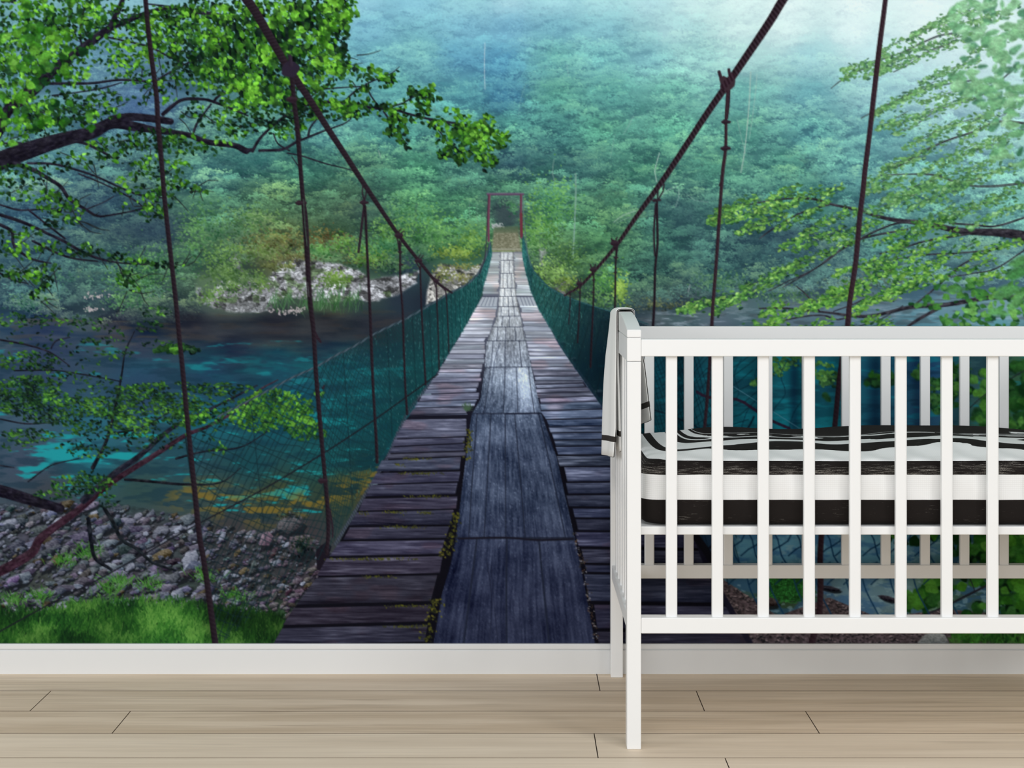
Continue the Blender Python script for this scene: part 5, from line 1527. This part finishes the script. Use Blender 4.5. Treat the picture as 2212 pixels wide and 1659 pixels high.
def ring_xy(inset, n):
    """rounded rectangle of the plan, inset"""
    x0, x1, y0, y1 = MX0 + inset, MX1 - inset, MY0 + inset, MY1 - inset
    r = max(.045 - inset * .2, .004)
    r = min(r, (y1 - y0) / 2 * .98, (x1 - x0) / 2 * .98)
    pts = []
    W, H = x1 - x0 - 2 * r, y1 - y0 - 2 * r
    nl, ns, na = n
    for k in range(nl): pts.append((x0 + r + W * k / nl, y0))
    for k in range(na): a = -math.pi / 2 + math.pi / 2 * k / na; pts.append((x1 - r + r * math.cos(a), y0 + r + r * math.sin(a)))
    for k in range(ns): pts.append((x1, y0 + r + H * k / ns))
    for k in range(na): a = math.pi / 2 * k / na; pts.append((x1 - r + r * math.cos(a), y1 - r + r * math.sin(a)))
    for k in range(nl): pts.append((x1 - r - W * k / nl, y1))
    for k in range(na): a = math.pi / 2 + math.pi / 2 * k / na; pts.append((x0 + r + r * math.cos(a), y1 - r + r * math.sin(a)))
    for k in range(ns): pts.append((x0, y1 - r - H * k / ns))
    for k in range(na): a = math.pi + math.pi / 2 * k / na; pts.append((x0 + r + r * math.cos(a), y0 + r + r * math.sin(a)))
    return pts


def crown_z(x, y):
    """gentle swell of the top, higher where the cover is rumpled"""
    e = min((x - MX0) / .22, (MX1 - x) / .22, (y - MY0) / .16, (MY1 - y) / .10, 1.0)
    e = max(e, 0)
    e = e * e * (3 - 2 * e)
    return .012 * e + e * (.018 * math.exp(-((x - .98) / .26) ** 2) + .010 * math.exp(-((x - .52) / .16) ** 2) + .002 * math.sin(x * 19 + y * 9))


def top_band(x, y):
    """stripes of the top run along the cot and curl down at its ends"""
    k = 14.0
    d = [y - MY0, (x - MX0) * 2.3 + .01, (MX1 - x) * 2.3 + .01]
    q = -math.log(sum(math.exp(-k * t) for t in d)) / k
    return .143 + max(q - .008, 0)


ZM = zs + .0005
prof = [(.030, 0), (.010, .003), (.002, .010), (0, .02), (0, .038), (0, .055), (0, .075), (0, .095), (0, .112), (.002, .122), (.007, .131), (.015, .138), (.026, .142)]
ins = .026
while ins < .296:
    ins += .012
    prof.append((min(ins, .300), .142))
bm = bmesh.new()
bl = bm.verts.layers.float.new('band')
NR_ = (130, 40, 10)
prev, run, lastp, first = None, 0.0, None, None
for (i_, z_) in prof:
    pts = ring_xy(i_, NR_)
    if lastp is not None:
        run += math.hypot(i_ - lastp[0], z_ - lastp[1])
    lastp = (i_, z_)
    ring = []
    for (x, y) in pts:
        w = .0016 * math.sin(x * 31 + z_ * 60) * (1 if .02 < z_ < .12 else 0)
        vv = bm.verts.new((x, y + w, ZM + z_ + (crown_z(x, y) if z_ > .13 else 0)))
        vv[bl] = z_ if i_ < .02 else top_band(x, y)
        ring.append(vv)
    if prev:
        for k in range(len(ring)):
            q = (k + 1) % len(ring)
            bm.faces.new((prev[k], prev[q], ring[q], ring[k]))
    else:
        first = ring
    prev = ring
bm.faces.new(first[::-1])
n = len(prev)
nl, ns, na = NR_
top = prev
# close the last ridge across the short way
bm.faces.new(prev)
mattress = obj('crib_mattress', bm, SHEET, smooth=True)
tag(mattress, 'thick cot mattress in a black and white brush-stroke sheet', 'mattress')

# ---------------------------------------------------------------- towel over the end of the cot
TOWEL = mat('white_cotton', (.92, .92, .905), .9, .2)
STRIPE = mat('dark_brown_stripe', (.040, .034, .029), .85, .2)
HEM = mat('dark_hem_stitch', (.025, .022, .02), .85, .2)


def cap_z(y):
    t = (y - (Y0 + Y1) / 2) / ((Y1 - Y0) / 2)
    return .9352 - .0287 * t * t


def sheet_strip(name, rows, mat_at, parent):
    """cloth grid: rows of points, thick"""
    bm = bmesh.new()
    V = [[bm.verts.new(p) for p in r] for r in rows]
    for i in range(len(V) - 1):
        for k in range(len(V[0]) - 1):
            f = bm.faces.new((V[i][k], V[i][k + 1], V[i + 1][k + 1], V[i + 1][k]))
            f.material_index = mat_at(i)
            f.smooth = True
    bmesh.ops.recalc_face_normals(bm, faces=bm.faces)
    o = obj(name, bm, TOWEL, parent)
    o.data.materials.append(STRIPE)
    for p in o.data.polygons:
        p.use_smooth = True
    sol = o.modifiers.new('thickness', 'SOLIDIFY')
    sol.thickness = .0035
    sol.offset = 0
    return o


towel = empty('hand_towel', ((XL + PW / 2), -.27, .93))
bpy.context.view_layer.update()
tag(towel, 'white cotton towel with a dark brown stripe draped over the cot end', 'towel')
YN, YF = 4.262 - WALL_D, 4.535 - WALL_D        # near and far edge


def drape_left(v, s):
    """v 0 near .. 1 far, s 0 top .. 1 bottom: outer side"""
    y = YN + (YF - YN) * v
    zt = cap_z(y) - .004
    zb = (CAM_H - (987 - HZ) * 4.262 / F_PX) * (1 - v) + (CAM_H - (981 - HZ) * 4.535 / F_PX) * v
    xt = XL - .004
    near = np.interp(s, [0, .3, .55, .8, 1], [XL - .0045, XL - .0045, XL - .006, .2365, .2310])
    far = np.interp(s, [0, .3, .55, .8, 1], [XL - .004, XL - .015, XL - .020, .2200, .2185])
    f = v * v * (3 - 2 * v)
    x = near * (1 - f) + far * f - .004 * math.sin(v * 3.14) * min(s * 3, 1) - .003 * math.sin(v * 9.5) * min(s * 2, 1)
    return Vector((min(x, XL - .0042), y + .004 * s * math.sin(3 * s), zt + (zb - zt) * s))


def drape_right(v, s):
    y = YN + .002 + (YF - YN) * v
    zt = cap_z(y) - .004
    zb = .683 * (1 - v) + .640 * v
    near = np.interp(s, [0, .12, .5, 1], [XL + PW + .004, XL + PW + .012, .303, .3175])
    far = np.interp(s, [0, .12, .5, 1], [XL + PW + .004, XL + PW + .008, .290, .296])
    f = v * v * (3 - 2 * v)
    return Vector((near * (1 - f) + far * f, y, zt + (zb - zt) * s))


rows, kinds = [], []
NV = 18
def row(fn, s):
    return [fn(k / NV, s) for k in range(NV + 1)]


SL = [1, .965, .93, .896, .862, .8, .7, .6, .5, .4, .3, .2, .12, .06, .02]
H0 = cap_z(YN) - (CAM_H - (987 - HZ) * 4.262 / F_PX)
sb0, sb1 = 1 - .0345 / H0, 1 - .0475 / H0
SL = [1, (1 + sb0) / 2, sb0, sb1] + [s for s in (.8, .7, .6, .5, .4, .3, .2, .12, .06, .02)]
for s in SL:
    rows.append(row(drape_left, s))
na_ = 10
for k in range(1, na_):
    a = math.pi * (1 - k / na_)
    rr = []
    for j in range(NV + 1):
        v = j / NV
        y = YN + (YF - YN) * v
        A, B = drape_left(v, .02), drape_right(v, .02)
        c = (A + B) / 2
        hw = (B.x - A.x) / 2
        ca, sa = math.cos(a), math.sin(a)
        sg = lambda q: math.copysign(abs(q) ** .55, q)
        rr.append(Vector((c.x + hw * sg(ca), y, cap_z(y) - .004 + .0105 * abs(sa) ** .55)))
    rows.append(rr)
H1 = cap_z(YN) - .683
rb0, rb1 = 1 - .031 / H1, 1 - .044 / H1
for s in [.02, .06, .12, .2, .3, .4, .5, .6, .7, .77, rb1, rb0, (1 + rb0) / 2, 1]:
    rows.append(row(drape_right, s))
NRW = len(rows)
body = sheet_strip('towel_cloth', rows, lambda i: 1 if i == 2 or i == NRW - 4 else 0, towel)
body.matrix_parent_inverse = towel.matrix_world.inverted()
# folded second layer that peeps out behind the near edge
rows2 = []
zt2, zb2 = .885, CAM_H - (974.5 - HZ) * 4.275 / F_PX
h2 = zt2 - zb2
for s in [0, .2, .4, .6, .75, 1 - .047 / h2, 1 - .034 / h2, .95, 1]:
    rr = []
    for k in range(7):
        v = k / 6
        xn = np.interp(s, [0, .5, 1], [XL - .003, .2435, .2475])
        xf = np.interp(s, [0, .5, 1], [XL - .003, .236, .232])
        rr.append(Vector((xn + (xf - xn) * v, 4.272 - WALL_D + .14 * v, zt2 + (zb2 - zt2) * s)))
    rows2.append(rr)
ply = sheet_strip('folded_layer', rows2, lambda i: 1 if i == 5 else 0, towel)
ply.matrix_parent_inverse = towel.matrix_world.inverted()
bm = bmesh.new()
edge_pts = [r[0] for r in rows]
tube(bm, [p + Vector((0, -.0004, 0)) for p in edge_pts], .0011)
tube(bm, rows[0], .0011)
tube(bm, rows[-1], .0011)
tube(bm, rows2[-1], .0011)
hem = obj('hem_stitching', bm, HEM, towel)
hem.matrix_parent_inverse = towel.matrix_world.inverted()
